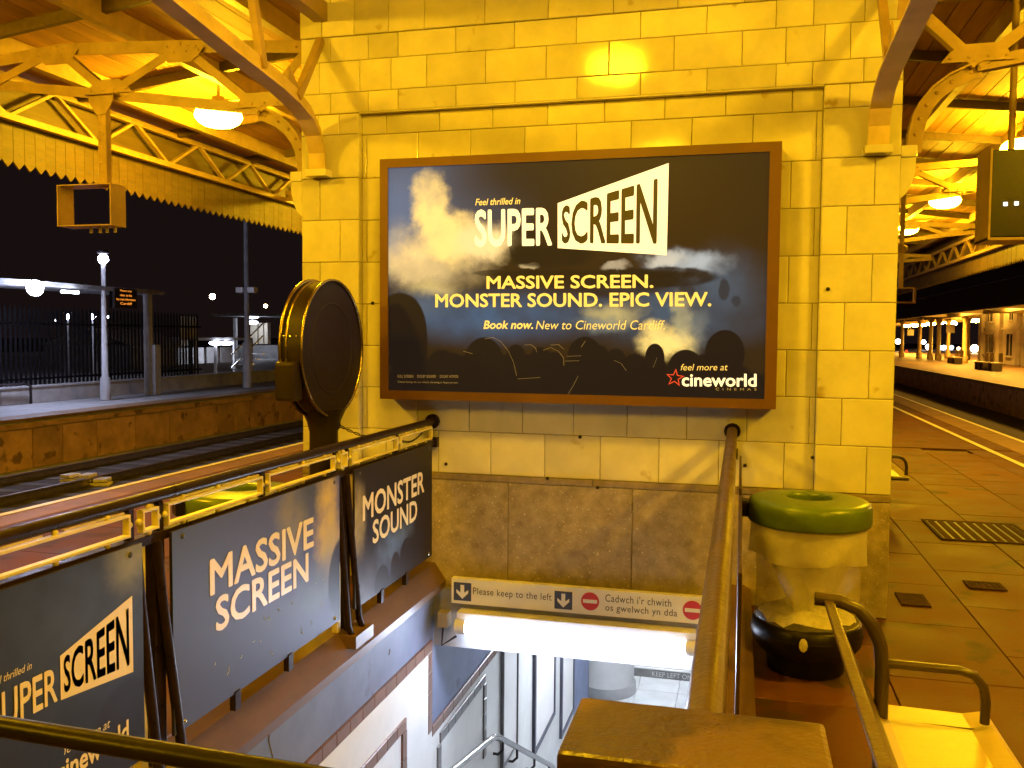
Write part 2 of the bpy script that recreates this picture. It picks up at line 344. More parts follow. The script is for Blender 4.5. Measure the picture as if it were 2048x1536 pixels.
# far platforms
fp = MB().box(-60, -13.46, -10, YF, -1.15, -.012).build('opposite_platform', 'concrete', kind='structure')
for j in range(18):
    put('coping_stone', slab_mesh(.62, 1.5, 'edge', .05), fp, (-13.68, 8+(j+.5)*1.5, random.uniform(-.002, .001)))
MB().box(-14.0, -13.36, 35, YF, -.05, -.001).build('far_coping', 'edge', fp)
MB().box(-13.46, -13.395, 8, 60, -.20, -.105).build('nosing_course', 'platwall', fp)
for j in range(30):
    wd = random.choice((.8, 1.0, 1.25)); 
    if j == 0: yy = 10.
    me = tile_mesh(wd, .80, 'platwall', .06, .006, .02)
    put('wall_slab', me, fp, (-13.40-random.uniform(.0, .012), yy+wd/2, -.615), (0, 0, R(90)))
    yy += wd
fr = MB().box(9.5, 60, 10, 200, -1.15, -.01).build('distant_platform', 'edge', kind='structure')
MB().box(9.42, 9.9, 10, 200, -.10, -.004).build('coping', 'edge', fr)
MB().box(9.44, 9.50, 10, 200, .0, .004).build('edge_line', 'line', fr)
MB().box(9.47, 9.499, 10, 200, -1.1, -.11).build('wall_face', 'platwall', fr)
tb = MB(); tb.box(-13.5, -6.4, -10, 160, -1.3, -1.08); tb.box(4.4, 9.6, -10, 200, -1.3, -1.08)
tb.build('track_bed', 'ballast', kind='structure')
def ground(): 
    g = MB().box(-400, -6.42, -60, 700, -1.6, -1.45); g.box(4.42, 400, -60, 700, -1.6, -1.45); g.box(-6.42, 4.42, -60, .9, -1.6, -1.45); g.box(-6.42, 4.42, 18.2, 700, -1.6, -1.45)
    return g.build('ground', 'ballast', kind='structure')
ground()
def track(xc, y0, y1, label, n):
    t = thing('railway_track', label, 'railway track', (xc, y0, -1.08), group=None)
    pr = [(-.07, 0), (.07, 0), (.07, .012), (.012, .03), (.012, .11), (.035, .125), (.035, .155), (-.035, .155), (-.035, .125), (-.012, .11), (-.012, .03), (-.07, .012)]
    for s in (-.7525, .7525):
        MB().prism([(a+s, b+.01) for a, b in pr], 'y', 0, y1-y0).build('rail', 'rail', t)
    me = MB().box(-1.25, 1.25, -.12, .12, -.1, .012, .01).mesh('sleeper', 'sleeper')
    for k in range(n): put('sleeper', me, t, (0, .3+k*.68, 0))
track(-7.95, 2, 120, 'single railway track beside the coping of the platform with the round sign', 26)
track(-11.92, 2, 120, 'railway track running along the slab wall of the opposite platform', 30)
track(5.94, 8, 150, 'railway track below the white platform line and the dark hanging board', 30)

# ================================================================== STATION WALL
wall = thing('station_wall', 'cream glazed tile wall with two pilasters over the stairwell', 'wall', (-1.03, 5.6, 0)); WP = W(wall)
core = MB()
core.box(-2.906, -2.508, 5.549, 9.0, -.02, 4.7); core.box(.452, .854, 5.549, 9.0, -.02, 4.7)
core.box(-2.52, .46, 5.600, 5.95, .03, 3.12); core.box(-2.52, .46, 5.549, 5.95, 3.139, 4.7); core.box(-2.9, .85, 8.7, 8.99, .03, 4.7)
WP('wall_core', 'grout', core)
def row(z0, z1, xs, y, d=.03, mt='tile', name='tile'):
    for a, b in zip(xs, xs[1:]):
        if b-a < .02: continue
        o = put(name, tile_mesh(b-a, z1-z0, mt, d), wall, ((a+b)/2+1.03, y-5.6+random.uniform(-.0012, .0012), (z0+z1)/2))
        o.rotation_euler = (random.uniform(-.0022, .0022), 0, random.uniform(-.0022, .0022))
YP, YR = 5.540, 5.590
LX, LI, RI, RX = -2.918, -2.497, .441, .868
zs = [.735, 1.017, 1.298, 1.580, 1.861, 2.142, 2.424, 2.704]
oddx = [LI, -2.463, -2.095, -1.732, -1.369, -1.032, -.688, -.317, .045, .408, RI]
evex = [LI, -2.320, -1.946, -1.583, -1.219, -.856, -.484, -.118, .267, RI]
for k, (a, b) in enumerate(zip(zs, zs[1:])):
    row(a, b, oddx if k % 2 else evex, YR)
    lj, rj = ((-2.782, .730), (-2.634, .584))[k % 2]
    row(a, b, [LX, lj, LI], YP); row(a, b, [RI, rj, RX], YP)
row(2.704, 2.992, oddx, YR)
row(2.704, 2.992, [LX, LI], YP); row(2.704, 2.992, [RI, RX], YP)
row(2.992, 3.127, evex, YR); row(2.992, 3.127, [LX, -2.79, -2.637, LI], YP); row(2.992, 3.127, [RI, .581, RX], YP)
row(3.131, 3.267, [LX, -2.70, -2.429, -2.217, -1.818, -1.423, -1.024, -.629, -.231, .168, .374, .654, RX], YP)
row(3.267, 3.474, [LX, -2.784, -2.489, -2.267, -2.019, -1.62, -1.222, -.825, -.429, -.029, .22, .436, .578, RX], YP)
row(3.474, 3.636, [LX, -2.703, -2.428, -2.217, -1.821, -1.429, -1.032, -.634, -.237, .161, .371, .652, RX], YP)
row(3.636, 3.86, [LX, -2.758, -2.525, -2.279, -2.031, -1.623, -1.209, -.8, -.41, -.02, .25, .5, RX], YP-.012, .045)
row(3.86, 4.10, [LX, -2.7, -2.4, -2.1, -1.8, -1.4, -1.0, -.6, -.2, .2, .5, RX], YP)
row(4.10, 4.34, [LX, -2.78, -2.5, -2.2, -1.9, -1.6, -1.2, -.8, -.4, 0, .3, .6, RX], YP)
WP('lip_soffit', 'tile', MB().box(LI+.001, RI-.001, YP+.004, YR+.02, 3.124, 3.132))
# reveals beside the pilasters
for xa, xb in ((LI-.012, LI+.0005), (RI-.0005, RI+.012)):
    for a, b in list(zip(zs, zs[1:]))+[(2.704, 2.992), (2.992, 3.124)]:
        WP('reveal_tile', 'tile', MB().box(xa, xb, YP+.004, YR+.004, a+.002, b-.002))
# outer sides of the pilasters
for sx in (-1, 1):
    xx = LX if sx < 0 else RX
    for k, (a, b) in enumerate(zip([0.]+zs+[2.992, 3.4, 3.8], zs+[2.992, 3.4, 3.8, 4.2])):
        for q in range(6):
            y0 = 5.545+q*.55+(0 if k % 2 else -.001)
            me = tile_mesh(.55, b-a, 'tile' if k else 'granite', .03)
            put('side_tile', me, wall, (xx+1.03, y0+.275-5.6, (a+b)/2), (0, 0, R(90) if sx > 0 else R(-90)))
# granite dado
row(-.03, .690, [-2.03, -1.462, -.645, .03], 5.588, mt='granite', name='dado_slab'); row(.0, .690, [LI-.02, -2.03], 5.588, mt='granite', name='dado_slab'); row(.0, .690, [.03, RI+.02], 5.588, mt='granite', name='dado_slab')
row(.690, .735, [LI-.02, -1.8, -.9, .0, RI+.02], 5.583, mt='granite_band', name='dado_band')
row(.0, .690, [LX, LI], YP-.006, mt='granite', name='dado_slab'); row(.0, .690, [RI, RX], YP-.006, mt='granite', name='dado_slab')
row(.690, .735, [LX, LI], YP-.010, mt='granite_band', name='dado_band'); row(.690, .735, [RI, RX], YP-.010, mt='granite_band', name='dado_band')
# bracket seats on the front and rounded corbels on the sides
for xs in (-2.765, .735):
    WP('bracket_seat', 'tile', MB().box(xs-.075, xs+.075, 5.44, 5.545, 2.706, 2.752, .004))
for sx in (-1, 1):
    xw = LX if sx < 0 else RX
    pr = [(xw, 2.455), (xw+sx*.035, 2.49), (xw+sx*.062, 2.545), (xw+sx*.078, 2.61), (xw+sx*.08, 2.69), (xw, 2.69)]
    WP('corbel', 'tile', MB().prism(pr, 'y', 5.545, 5.99)); WP('corbel_cap', 'tile', MB().box(min(xw, xw+sx*.085), max(xw, xw+sx*.085), 5.54, 6.0, 2.694, 2.76, .004))
# small stains and fixings
for (px, py) in ((1160, 874), (1195, 975), (1095, 957), (1656, 578), (1625, 915), (745, 606), (892, 928), (1490, 931)):
    p = on('y', 5.586 if px < 1600 else 5.536, px, py); WP('wall_fixing', 'darkmetal', MB().lathe([(.012, 0), (.010, -.008), (.0, -.009)], tuple(p), 8, 'y'))

# ================================================================== STAIRWELL
WX = -1.955
stw = thing('stairwell_wall', 'pale blue plaster stairwell wall above a white tiled panel with brown edging', 'wall', (WX, 3.5, -1.8)); SP = W(stw)
SP('plaster', 'paint_blue', MB().box(WX-.3, WX, 1.2, 12, -3.9, -.035))
wt = MB().box(WX, WX+.012, 1.2, 5.47, -3.65, -.44); wt.box(WX, WX+.012, 5.47, 10.75, -3.65, -1.03)
SP('white_tiling', 'white_tile', wt)
def border(y0, y1, z, n, vert=False, z1=None, mt='brown_tile', thick=.016):
    if not vert:
        L_ = (y1-y0)/n
        for k in range(n): put('edging_tile', tile_mesh(L_, .075, mt, thick, .003), stw, (thick, y0+(k+.5)*L_-3.5, z+1.8), (0, 0, R(90)))
    else:
        L_ = (z1-z)/n
        for k in range(n): put('edging_tile', tile_mesh(.075, L_, mt, thick, .003), stw, (thick, y0-3.5, z+(k+.5)*L_+1.8), (0, 0, R(90)))
border(1.3, 5.47, -.40, 26); border(5.43, 5.43, -.98, 4, True, -.44); border(5.47, 10.75, -.99, 24)
border(1.3, 4.98, -.72, 24, thick=.024); border(4.95, 4.95, -2.3, 9, True, -.76, thick=.024)
border(5.62, 6.72, -1.10, 7, mt='grey_tile', thick=.024); border(5.60, 5.60, -2.3, 8, True, -1.14, 'grey_tile', .024); border(6.72, 6.72, -1.75, 5, True, -1.14, 'grey_tile', .024)
for k, (z0, y0, y1) in enumerate(((-2.35, 3.2, 4.95),)):
    border(y0, y1, z0, 11, thick=.024)
crk = MB()
for (pts) in ([(537, 1420), (540, 1450), (538, 1480), (546, 1515)], [(622, 1370), (621, 1400)], [(780, 1298), (778, 1310)]):
    P = [on('x', WX+.002, *p) for p in pts]; crk.tube(P, .0025, 4)
SP('plaster_crack', 'grout', crk)
rw = thing('stairwell_side_wall', 'white tiled wall under the bench-side railing of the stairwell', 'wall', (.03, 3.5, -1.8)); RWP = W(rw)
RWP('tiling', 'white_tile', MB().box(.03, .3, 1.2, 12, -3.9, -.035))
sf = thing('staircase', 'stone steps going down under the tiled wall to the subway', 'stairs', (-.96, 3.4, -3.65)); SF = W(sf)
for k in range(15): SF('step', 'step', MB().box(WX+.013, .028, 1.42+k*.29, 1.42+(k+1)*.29+(.03 if k < 14 else .85), -3.9, -.167*(k+1)))
for k in range(7): SF('step', 'step', MB().box(WX+.013, .028, 6.66+k*.3, 6.66+(k+1)*.3, -3.9, -2.5-.164*(k+1)))
sub = MB().box(-6, 4.1, 8.76, 20, -3.95, -3.65); sub = sub.build('subway_floor', 'floor_sub', kind='structure')
for i in range(5):
    for j in range(6): put('floor_tile', slab_mesh(.6, .6, 'floor_sub', .02), sub, (-2.3+i*.6, 10.4+j*.6, -3.645+.02))
beam = thing('stair_header', 'grey painted concrete header carrying the sign above the stairs', 'beam', (-.96, 5.7, -.3)); BP = W(beam)
BP('header', 'concrete', MB().box(WX-.05, .05, 5.53, 5.97, -.42, -.031))
BP('ceiling', 'paint_blue', MB().box(WX-.05, .05, 5.97, 12.0, -.36, -.2))
far_in = thing('subway_wall', 'white far wall of the lit subway beyond the steps', 'wall', (-.96, 16, -2)); FI = W(far_in)
FI('wall', 'white_tile', MB().box(-6, 4.1, 17.2, 17.4, -3.6, -.7)); FI('return_wall', 'white_tile', MB().box(-6, WX-.3, 12.0, 12.2, -3.65, -.7)); FI('return_wall', 'white_tile', MB().box(.3, 4.1, 12.0, 12.2, -3.65, -.7)); FI('ceiling', 'white_tile', MB().box(-6, 4.1, 12.01, 17.4, -.69, -.55))
FI('end_wall', 'white_tile', MB().box(-6.2, -6, 12, 17.4, -3.65, -.7)); FI('end_wall', 'white_tile', MB().box(4.1, 4.3, 12, 17.4, -3.65, -.7))
op = thing('opposite_steps', 'dark risers with pale nosings lettered along the lowest step', 'stairs', (-.9, 13.6, -3.65)); OP = W(op)
for k in range(3):
    OP('step', 'darkmetal' if k else 'step', MB().box(-1.6, .6, 13.62+k*.3, 14.9, -3.64+k*.16, -3.49+k*.16)); OP('nosing', 'signwhite', MB().box(-1.6, .6, 13.60+k*.3, 13.66+k*.3, -3.492+k*.16, -3.478+k*.16))
OP('lettering', 'signwhite', lettering('KEEP LEFT ON STAIRS', lambda a, b: (lerp(-1.23, -.30, a), 13.615, lerp(-3.60, -3.52, b)), .011))
co = thing('subway_column', 'stout white round column with dark foot on the subway floor', 'column', (-1.86, 13.0, -3.65))
MB().lathe([(.42, .16), (.42, 3.3)], n=32).build('shaft', 'signwhite', co); MB().lathe([(.45, 0), (.45, .15), (.42, .17)], n=32).build('foot', 'concrete', co)
# wall posters in the passage
for k, (y0, y1, z0, z1, lab, fr_) in enumerate(((7.22, 7.75, -2.1, -.75, 'narrow blank white board on the passage wall nearest the bent handrail', 'grey_tile'), (8.45, 9.48, -2.55, -.8, 'dark framed pale notice between two other boards on the passage wall', 'ink'), (9.85, 10.66, -3.0, -1.0, 'dark framed white notice beside the subway column', 'ink'))):
    t = thing('notice_board', lab, 'notice board', (WX+.013, (y0+y1)/2, z0)); q = W(t)
    bw = .05 if k else .018
    f = MB()
    for b in ((y0, y0+bw, z0, z1), (y1-bw, y1, z0, z1), (y0+bw, y1-bw, z0, z0+bw), (y0+bw, y1-bw, z1-bw, z1)): f.box(WX+.013, WX+.043, *b)
    q('frame', fr_, f); q('sheet', 'signwhite', MB().box(WX+.013, WX+.03, y0+bw, y1-bw, z0+bw, z1-bw))
# handrail
hr = thing('stair_handrail', 'polished steel handrail bending down beside the tiled passage wall', 'handrail', (-1.86, 6.7, -2.5)); HP = W(hr)
HP('rail', 'steel', MB().tube([(-1.86, 5.0, -1.10), (-1.86, 5.35, -1.25), (-1.86, 5.55, -1.31), (-1.86, 6.55, -1.53), (-1.86, 6.72, -1.575), (-1.86, 6.9, -1.66), (-1.86, 9.1, -2.96)], .026, 12))
for (y, z) in ((5.2, -1.20), (7.0, -1.72), (7.5, -2.02), (8.2, -2.43), (8.9, -2.84)):
    HP('bracket', 'darkmetal', MB().tube([(-1.86, y, z-.02), (-1.86, y, z-.09), (-1.90, y, z-.13), (WX+.012, y, z-.13)], .012, 8))

# tube lights
tl = thing('tube_light', 'glowing tube light under the white direction sign over the stairs', 'light', (-.99, 5.46, -.25)); TL = W(tl)
tb_ = TL('tube', 'tube', MB().tube([(-1.70, 5.45, -.245), (-.29, 5.45, -.262)], .048, 14))
TL('batten_hood', 'signwhite', MB().box(-1.76, -.23, 5.425, 5.527, -.195, -.150, .004))  # batten deepened into a hood, shaped to keep tube light off the wall above
for x in (-1.735, -.255): TL('end_cap', 'signwhite', MB().tube([(x-.035, 5.45, -.248), (x+.035, 5.45, -.248)], .052, 14), tb_)
TL('junction_box', 'lampmetal', MB().box(-1.90, -1.83, 5.44, 5.53, -.27, -.17, .005)); TL('conduit', 'darkmetal', MB().tube([(-1.87, 5.48, -.27), (-1.88, 5.48, -.40), (-1.78, 5.48, -.33)], .008, 6))
for (x, y, lab) in ((-1.0, 9.2, 'ceiling tube light over the lower flight of the passage'), (-1.0, 13.4, 'ceiling tube light over the subway column')):
    t = thing('ceiling_light', lab, 'light', (x, y, -.40 if y < 12 else -.73)); 
    MB().box(-.6, .6, -.06, .06, -.07, -.0, .005).build('diffuser', 'ceiltube', t); MB().box(-.62, .62, -.07, .07, .001, .035).build('housing', 'signwhite', t)

# direction sign
sg = thing('direction_sign', 'long white bilingual keep-left board with blue arrows and red no-entry discs', 'sign', (-1.0, 5.5, -.12)); SG = W(sg)
SY = 5.478
def zz(X, Y): return on('y', SY, 840+X/3.103, 1120+Y/3.103)
a, b = zz(195, 110), zz(1775, 392); SX0, SX1, SZ0, SZ1 = a.x, b.x, zz(195, 266).z, a.z
SG('board', 'signwhite', MB().box(SX0, SX1, SY, SY+.05, SZ0, SZ1, .003)); SGH = SZ1-SZ0
def sgx(X, Y): return zz(X, Y).x
def sq(xa, xb):
    ap = SG('arrow_panel', 'navy', MB().box(xa, xb, SY-.003, SY+.004, SZ0+.022, SZ0+.022+(xb-xa)))
    w_ = xb-xa; c = (xa+xb)/2; zb = SZ0+.022
    pl = [(-.11, .88), (-.11, .45), (-.34, .62), (-.34, .44), (0, .10), (.34, .44), (.34, .62), (.11, .45), (.11, .88)]
    SG('arrow', 'signwhite', MB().add([(c+px*w_, SY-.0045, zb+pz*w_) for px, pz in pl], [(0, 1, 7, 8), (1, 2, 3, 4), (1, 4, 7), (4, 5, 6, 7)]), ap)
sq(sgx(210, 190), sgx(318, 190)); sq(sgx(835, 245), sgx(945, 245))
def disc(xa, xb, zoff):
    r = (xb-xa)/2; c = (xa+xb)/2; zc = SZ0+zoff
    nd = SG('no_entry_disc', 'red', MB().lathe([(0.0005, -.003), (r, -.003), (r, .004)], (c, SY, zc), 28, 'y', False)); SG('disc_bar', 'signwhite', MB().box(c-r*.78, c+r*.78, SY-.005, SY-.0032, zc-r*.2, zc+r*.2), nd)
disc(sgx(1000, 260), sgx(1112, 260), SGH*.52); disc(sgx(1630, 315), sgx(1752, 315), SGH*.5)
def sgt(s, xa, xb, f0, f1, nm): SG(nm, 'ink', lettering(s, lambda u, v: (lerp(xa, xb, u), SY-.0042, lerp(SZ0+SGH*f0, SZ0+SGH*f1, v)), .008, spacing=1.08))
sgt('Please keep to the left', sgx(330, 210), sgx(818, 240), .34, .70, 'lettering'); sgt("Cadwch i'r chwith", sgx(1150, 245), sgx(1560, 270), .56, .86, 'lettering'); sgt('os gwelwch yn dda', sgx(1150, 300), sgx(1597, 330), .14, .48, 'lettering')

# ================================================================== RAILINGS round the stairwell
def railing(name, label, x, sgn, y0, y1, posts, r=.026, frames=True):
    """sgn +1: the well lies on +x."""
    t = thing(name, label, 'railing', (x, (y0+y1)/2, 0)); q = W(t)
    q('top_rail', 'brown' if frames else 'brownlt', MB().tube([(x, y0, 1.082), (x, y1-.04, 1.082)], r, 12)); q('lower_rail', 'brown', MB().box(x-.020, x+.020, y0, y1-.03, .925, .958, .004))
    q('wall_socket', 'brown', MB().lathe([(.05, 0), (.05, .02), (.035, .045)], (x, y1-.045, 1.082), 12, 'y', cap=True)); q('wall_socket', 'brown', MB().box(x-.035, x+.035, y1-.045, y1, .91, .975))
    q('end_spindle', 'yellow', MB().tube([(x, y1-.075, .96), (x, y1-.075, 1.055)], .012, 8))
    q('coping', 'coping', MB().prism([(x-sgn*.13, -.02), (x-sgn*.13, .105), (x-sgn*.09, .125), (x+sgn*.005, .125), (x+sgn*.085, .01), (x+sgn*.085, -.034), (x-sgn*.13, -.034)], 'y', y0-.05, y1))
    def frame(a, b):
        if not frames: return
        f = MB(); xf = x+sgn*.012; h0, h1 = .972, 1.050; th = .010
        for bx in ((a, b, h0, h0+th), (a, b, h1-th, h1), (a, a+th, h0+th, h1-th), (b-th, b, h0+th, h1-th)): f.box(xf-.013, xf+.013, *bx, .002)
        n = 3 if b-a > .3 else 1
        for k in range(n):
            yk = lerp(a, b, (k+.5)/n) if n == 1 else lerp(a+.1, b-.1, k/(n-1))
            for zc in (h0-.006, h1+.006): f.lathe([(0, -.011), (.008, -.008), (.011, 0), (.008, .008), (0, .011)], (xf, yk, zc), 8)
        for yk in (a-.006, b+.006): f.lathe([(0, -.013), (.009, -.009), (.013, 0), (.009, .009), (0, .013)], (xf, yk, (h0+h1)/2), 8)
        f.box(xf-.004, xf+.004, a+.03, lerp(a, b, .42), h1+.004, h1+.010); f.box(xf-.004, xf+.004, lerp(a, b, .55), b-.02, h1+.004, h1+.010)
        q('cast_frame', 'yellow', f)
    for i, py in enumerate(posts):
        frame(py-.042, py+.045)
        nxt = py+1.5345
        for a in (py+.095, py+.79):
            if a+.6 < y1: frame(a, min(a+.645, y1-.1))
        for d in (-.085, .072): q('spindle', 'brown', MB().box(x-.012, x+.012, py+d-.012, py+d+.012, .958, 1.06))
        if py+.75 < y1: q('spindle', 'brown', MB().box(x-.012, x+.012, py+.752, py+.776, .958, 1.06))
        q('post', 'brown', MB().box(x-.028, x+.016, py+.025, py+.085, .10, .926, .006)); q('inner_post', 'yellow', MB().box(x-.03, x+.004, py-.045, py-.005, .11, .926, .004))
        for d0, d1 in ((-.075, -.02), (.035, .115)):
            q('stay', 'brown', MB().tube([(x+sgn*.02, py+d0, .93), (x+sgn*.03, py+d0*.9+d1*.1, .75), (x+sgn*.052, py+d1, .16), (x+sgn*.085, py+d1+.02, .045)], [.017, .018, .019, .014], 8))
        q('stay_foot', 'coping', MB().box(x+sgn*.02-.03, x+sgn*.02+.06*sgn+.03, py-.05, py+.17, .05, .115))
    a = posts[0]-1.4395
    frame(a, a+.645); frame(a+.69, a+1.335)
    return t
railing('stair_railing', 'brown railing with yellow cast frames ending beside the round sign post', -1.975, 1, .95, 5.588, (2.612, 4.147), .022)
railing('bench_side_railing', 'brown railing between the stairwell and the clear litter bin', -.040, -1, 1.25, 5.588, (2.612, 4.147), .031, False)
# cross rail at the head of the well and the broad brown pier
cr = thing('cross_rail', 'dark round rail crossing the well from the poster railing to the brown pier', 'railing', (-1.1, 1.17, 0)); CR = W(cr)
CR('rail', 'black', MB().tube([(-1.96, 1.125, 1.044), (-.20, 1.068, 1.044)], .016, 14)); CR('lower_rail', 'brown', MB().tube([(-1.96, 1.125, .55), (-.2, 1.068, .55)], .018, 10))
for x in (-1.93, -.35): CR('post', 'brown', MB().tube([(x, 1.10, -.02), (x, 1.10, 1.05)], .018, 10))
pier = thing('rail_pier', 'broad worn brown pier with flat top at the end of the railing', 'pier', (-.05, 1.4, 0)); PP = W(pier)
PP('cap', 'pier', MB().box(-.216, .122, 1.073, 1.258, 1.08, 1.125, .008)); PP('shaft', 'pier', MB().box(-.205, .111, 1.085, 1.246, -.03, 1.08, .004))

# ================================================================== POSTERS on the railing
def uvplane(vs, name, mt, parent):
    me = bpy.data.meshes.new(name); me.from_pydata(vs, [], [(0, 1, 2, 3)]); uv = me.uv_layers.new(name='UVMap')
    for i, c in enumerate(((0, 0), (1, 0), (1, 1), (0, 1))): uv.data[i].uv = c
    me.materials.append(mt); o = bpy.data.objects.new(name, me); COL.objects.link(o); o.parent = parent; o.matrix_parent_inverse = parent.matrix_basis.inverted(); return o
PX = -1.925
BL = (.062, .082, .25); DK = (.014, .011, .012); CL = (.70, .58, .24); GB = (.05, .07, .14)
lay1 = [(.8, .75, .5, .4, 1., GB, .8, .1), (.25, .7, .4, .5, 1., DK, .8, .1), (.98, .95, .12, .2, .9, (.4, .4, .3), .6, .1), (.93, .12, .13, .3, .1, DK, .95, 0), (.78, .1, .05, .14, .1, DK, .9, 0), (.35, .02, .4, .16, .3, DK, .8, .03)]
lay2 = [(.4, .6, .6, .7, 1., (.075, .092, .27), .9, .06), (.75, .95, .2, .25, .9, (.05, .065, .085), .9, .1), (.63, .82, .13, .3, .9, (.30, .26, .13), .7, .16), (.90, .72, .11, .42, .7, (.62, .45, .10), 1., .14), (.95, .55, .1, .25, .8, (.45, .36, .14), .9, .14), (.85, .35, .25, .2, 1., (.13, .19, .32), .8, .1), (1.02, .28, .12, .30, .12, DK, .97, 0)]
lay3 = [(.6, .7, .7, .5, 1., DK, .9, 0), (.02, .62, .11, .3, .8, (.45, .36, .14), .9, .16), (.42, .28, .22, .2, .9, (.10, .16, .26), .95, .14), (.6, .38, .15, .12, .9, (.10, .15, .2), .7, .1), (.1, .1, .3, .3, 1., (.09, .09, .12), .7, .08), (.62, .16, .09, .14, .1, DK, 1, 0), (.47, .12, .06, .12, .1, DK, 1, 0), (.8, .16, .08, .16, .1, DK, 1, 0), (.3, .06, .09, .14, .1, DK, .9, 0)]
def board(name, label, y0, y1, lay, base, i):
    t = thing(name, label, 'poster', (PX, (y0+y1)/2, .22)); q = W(t)
    bk_ = q('backing', 'darkmetal', MB().box(PX-.012, PX-.0008, y0, y1, .218, .952)); uvplane([(PX, y0, .218), (PX, y1, .218), (PX, y1, .952), (PX, y0, .952)], 'sheet', print_mat('rail_poster_%d' % i, base, lay, 1.8, rough=.5), t)
    for yy in (y0+.06, y1-.06):
        for z in (.245, .925): q('screw', 'steel' if z < .5 else 'ink', MB().lathe([(.011, 0), (.008, .005), (0, .006)], (PX+.0005, yy, z), 8, 'x'))
    for yy in (lerp(y0, y1, .3), lerp(y0, y1, .62)): q('clip', 'brown', MB().box(PX-.02, PX+.006, yy-.02, yy+.02, .15, .226), bk_)
    return q
q1 = board('rail_poster', 'dark railing poster with the slanted white SCREEN block', 1.20, 2.528, lay1, (.018, .020, .034), 1)
q2 = board('rail_poster', 'blue-grey railing poster reading MASSIVE SCREEN beside a pale cloud', 2.690, 4.035, lay2, BL, 2)
q3 = board('rail_poster', 'dark brown railing poster reading MONSTER SOUND', 4.215, 5.405, lay3, (.013, .008, .006), 3)
def rt(q, s, y0, y1, z0, z1, mt='tcream', bold=.02, shear=0., dx=.0012):
    q('lettering', mt, lettering(s, lambda u, v: (PX+dx, lerp(y0, y1, u), lerp(z0, z1, v)), bold, shear, nrm=(1, 0, 0)))
rt(q2, 'MASSIVE', 2.913, 3.755, .657, .800); rt(q2, 'SCREEN', 2.949, 3.702, .505, .643)
rt(q3, 'MONSTER', 4.312, 5.255, .660, .800); rt(q3, 'SOUND', 4.443, 5.130, .508, .640)
q1('screen_block', 'tcream', MB().add([(PX+.001, 2.152, .566), (PX+.001, 2.474, .532), (PX+.001, 2.474, .788), (PX+.001, 2.152, .699)], [(0, 1, 2, 3)]))
def w1(u, v):
    s = u**1.12; return (PX+.0018, lerp(2.165, 2.455, s), lerp(lerp(.582, .560, s), lerp(.690, .755, s), v))
q1('lettering', 'ink', lettering('SCREEN', w1, .016))
rt(q1, 'SUPER', 1.895, 2.138, .568, .675, bold=.015); rt(q1, 'Feel thrilled in', 1.895, 2.045, .700, .722, bold=.01, shear=.25)
rt(q1, 'feel more at', 2.16, 2.36, .395, .425, bold=.01, shear=.25); rt(q1, 'cineworld', 2.13, 2.446, .315, .385, bold=.02)
sc_ = MB()
for k in range(16):
    y = random.uniform(2.9, 3.9); z = random.uniform(.26, .48); a = random.uniform(-1.2, 1.2); L_ = random.uniform(.008, .03)
    sc_.tube([(PX+.001, y, z), (PX+.001, y+L_*.6*math.cos(a), z+L_*math.sin(a)), (PX+.001, y+L_*math.cos(a+.5), z+L_*1.3*math.sin(a+.4))], .0011, 4)
q2('scratch', 'chalk', sc_)
for k, (y0, y1) in enumerate(((2.690, 4.035), (4.215, 5.405))):
    t = thing('panel', ('plain brown infill panel on the bench-side railing farther from the wall', 'plain brown infill panel on the bench-side railing against the wall')[k], 'panel', (.012, (y0+y1)/2, .22)); W(t)('sheet', 'brownlt', MB().box(.006, .018, y0, y1, .218, .952, .002))

# ================================================================== MAIN POSTER
PY = 5.405
po = thing('cinema_poster', 'large backlit cinema poster in a wide brown frame on the tiled wall', 'poster', (-1.06, 5.5, 1.2)); PO = W(po)
def zp(X, Y, y=PY): return on('y', y, 740+X/2.438, 280+Y/2.438)
o0 = zp(48, 1262, PY-.012); o1 = zp(2010, 5, PY-.012); i0 = zp(90, 1220); i1 = zp(1950, 58)
X0, X1, Z0, Z1 = o0.x, o1.x, o0.z, o1.z; A0, A1, B0, B1 = i0.x, i1.x, i0.z, i1.z
def mitre(p, qv):   # frame member: outer edge p->q, inner edge a->b (x,z)
    (ax, az), (bx, bz), (cx, cz), (dx, dz) = p[0], p[1], qv[1], qv[0]
    yF, yI, yB = PY-.012, PY+.004, 5.588
    vs = [(ax, yF, az), (bx, yF, bz), (cx, yF, cz), (dx, yF, dz), (cx, yI, cz), (dx, yI, dz), (ax, yB, az), (bx, yB, bz)]
    return MB().add(vs, [(0, 1, 2, 3), (3, 2, 4, 5), (0, 6, 7, 1)])
e = .001
for pp_, qq_ in ((((X0, Z0), (X1, Z0)), ((A0, B0), (A1, B0))), (((X0, Z1), (X1, Z1)), ((A0, B1), (A1, B1))), (((X0, Z0), (X0, Z1)), ((A0, B0), (A0, B1))), (((X1, Z0), (X1, Z1)), ((A1, B0), (A1, B1)))):
    PO('frame_bar', 'posterframe', mitre(pp_, qq_))
PO('light_box', 'darkmetal', MB().box(X0+.01, X1-.01, PY+.02, 5.586, Z0+.01, Z1-.01))
NB = (.06, .10, .18); PC = (.80, .66, .30); BK = (.012, .008, .006)
def U(X): return (X-90)/1860.
def V(Y, X=900): return 1-(Y-lerp(143, 58, (X-90)/1860.))/lerp(1077, 1205, (X-90)/1860.)
def E(X, Y, rx, ry, soft, c, st=1., wob=0.): return (U(X), V(Y, X), rx/1860., ry/1140., soft, c, st, wob)
CT = (.95, .72, .25); DW = (.016, .010, .005)
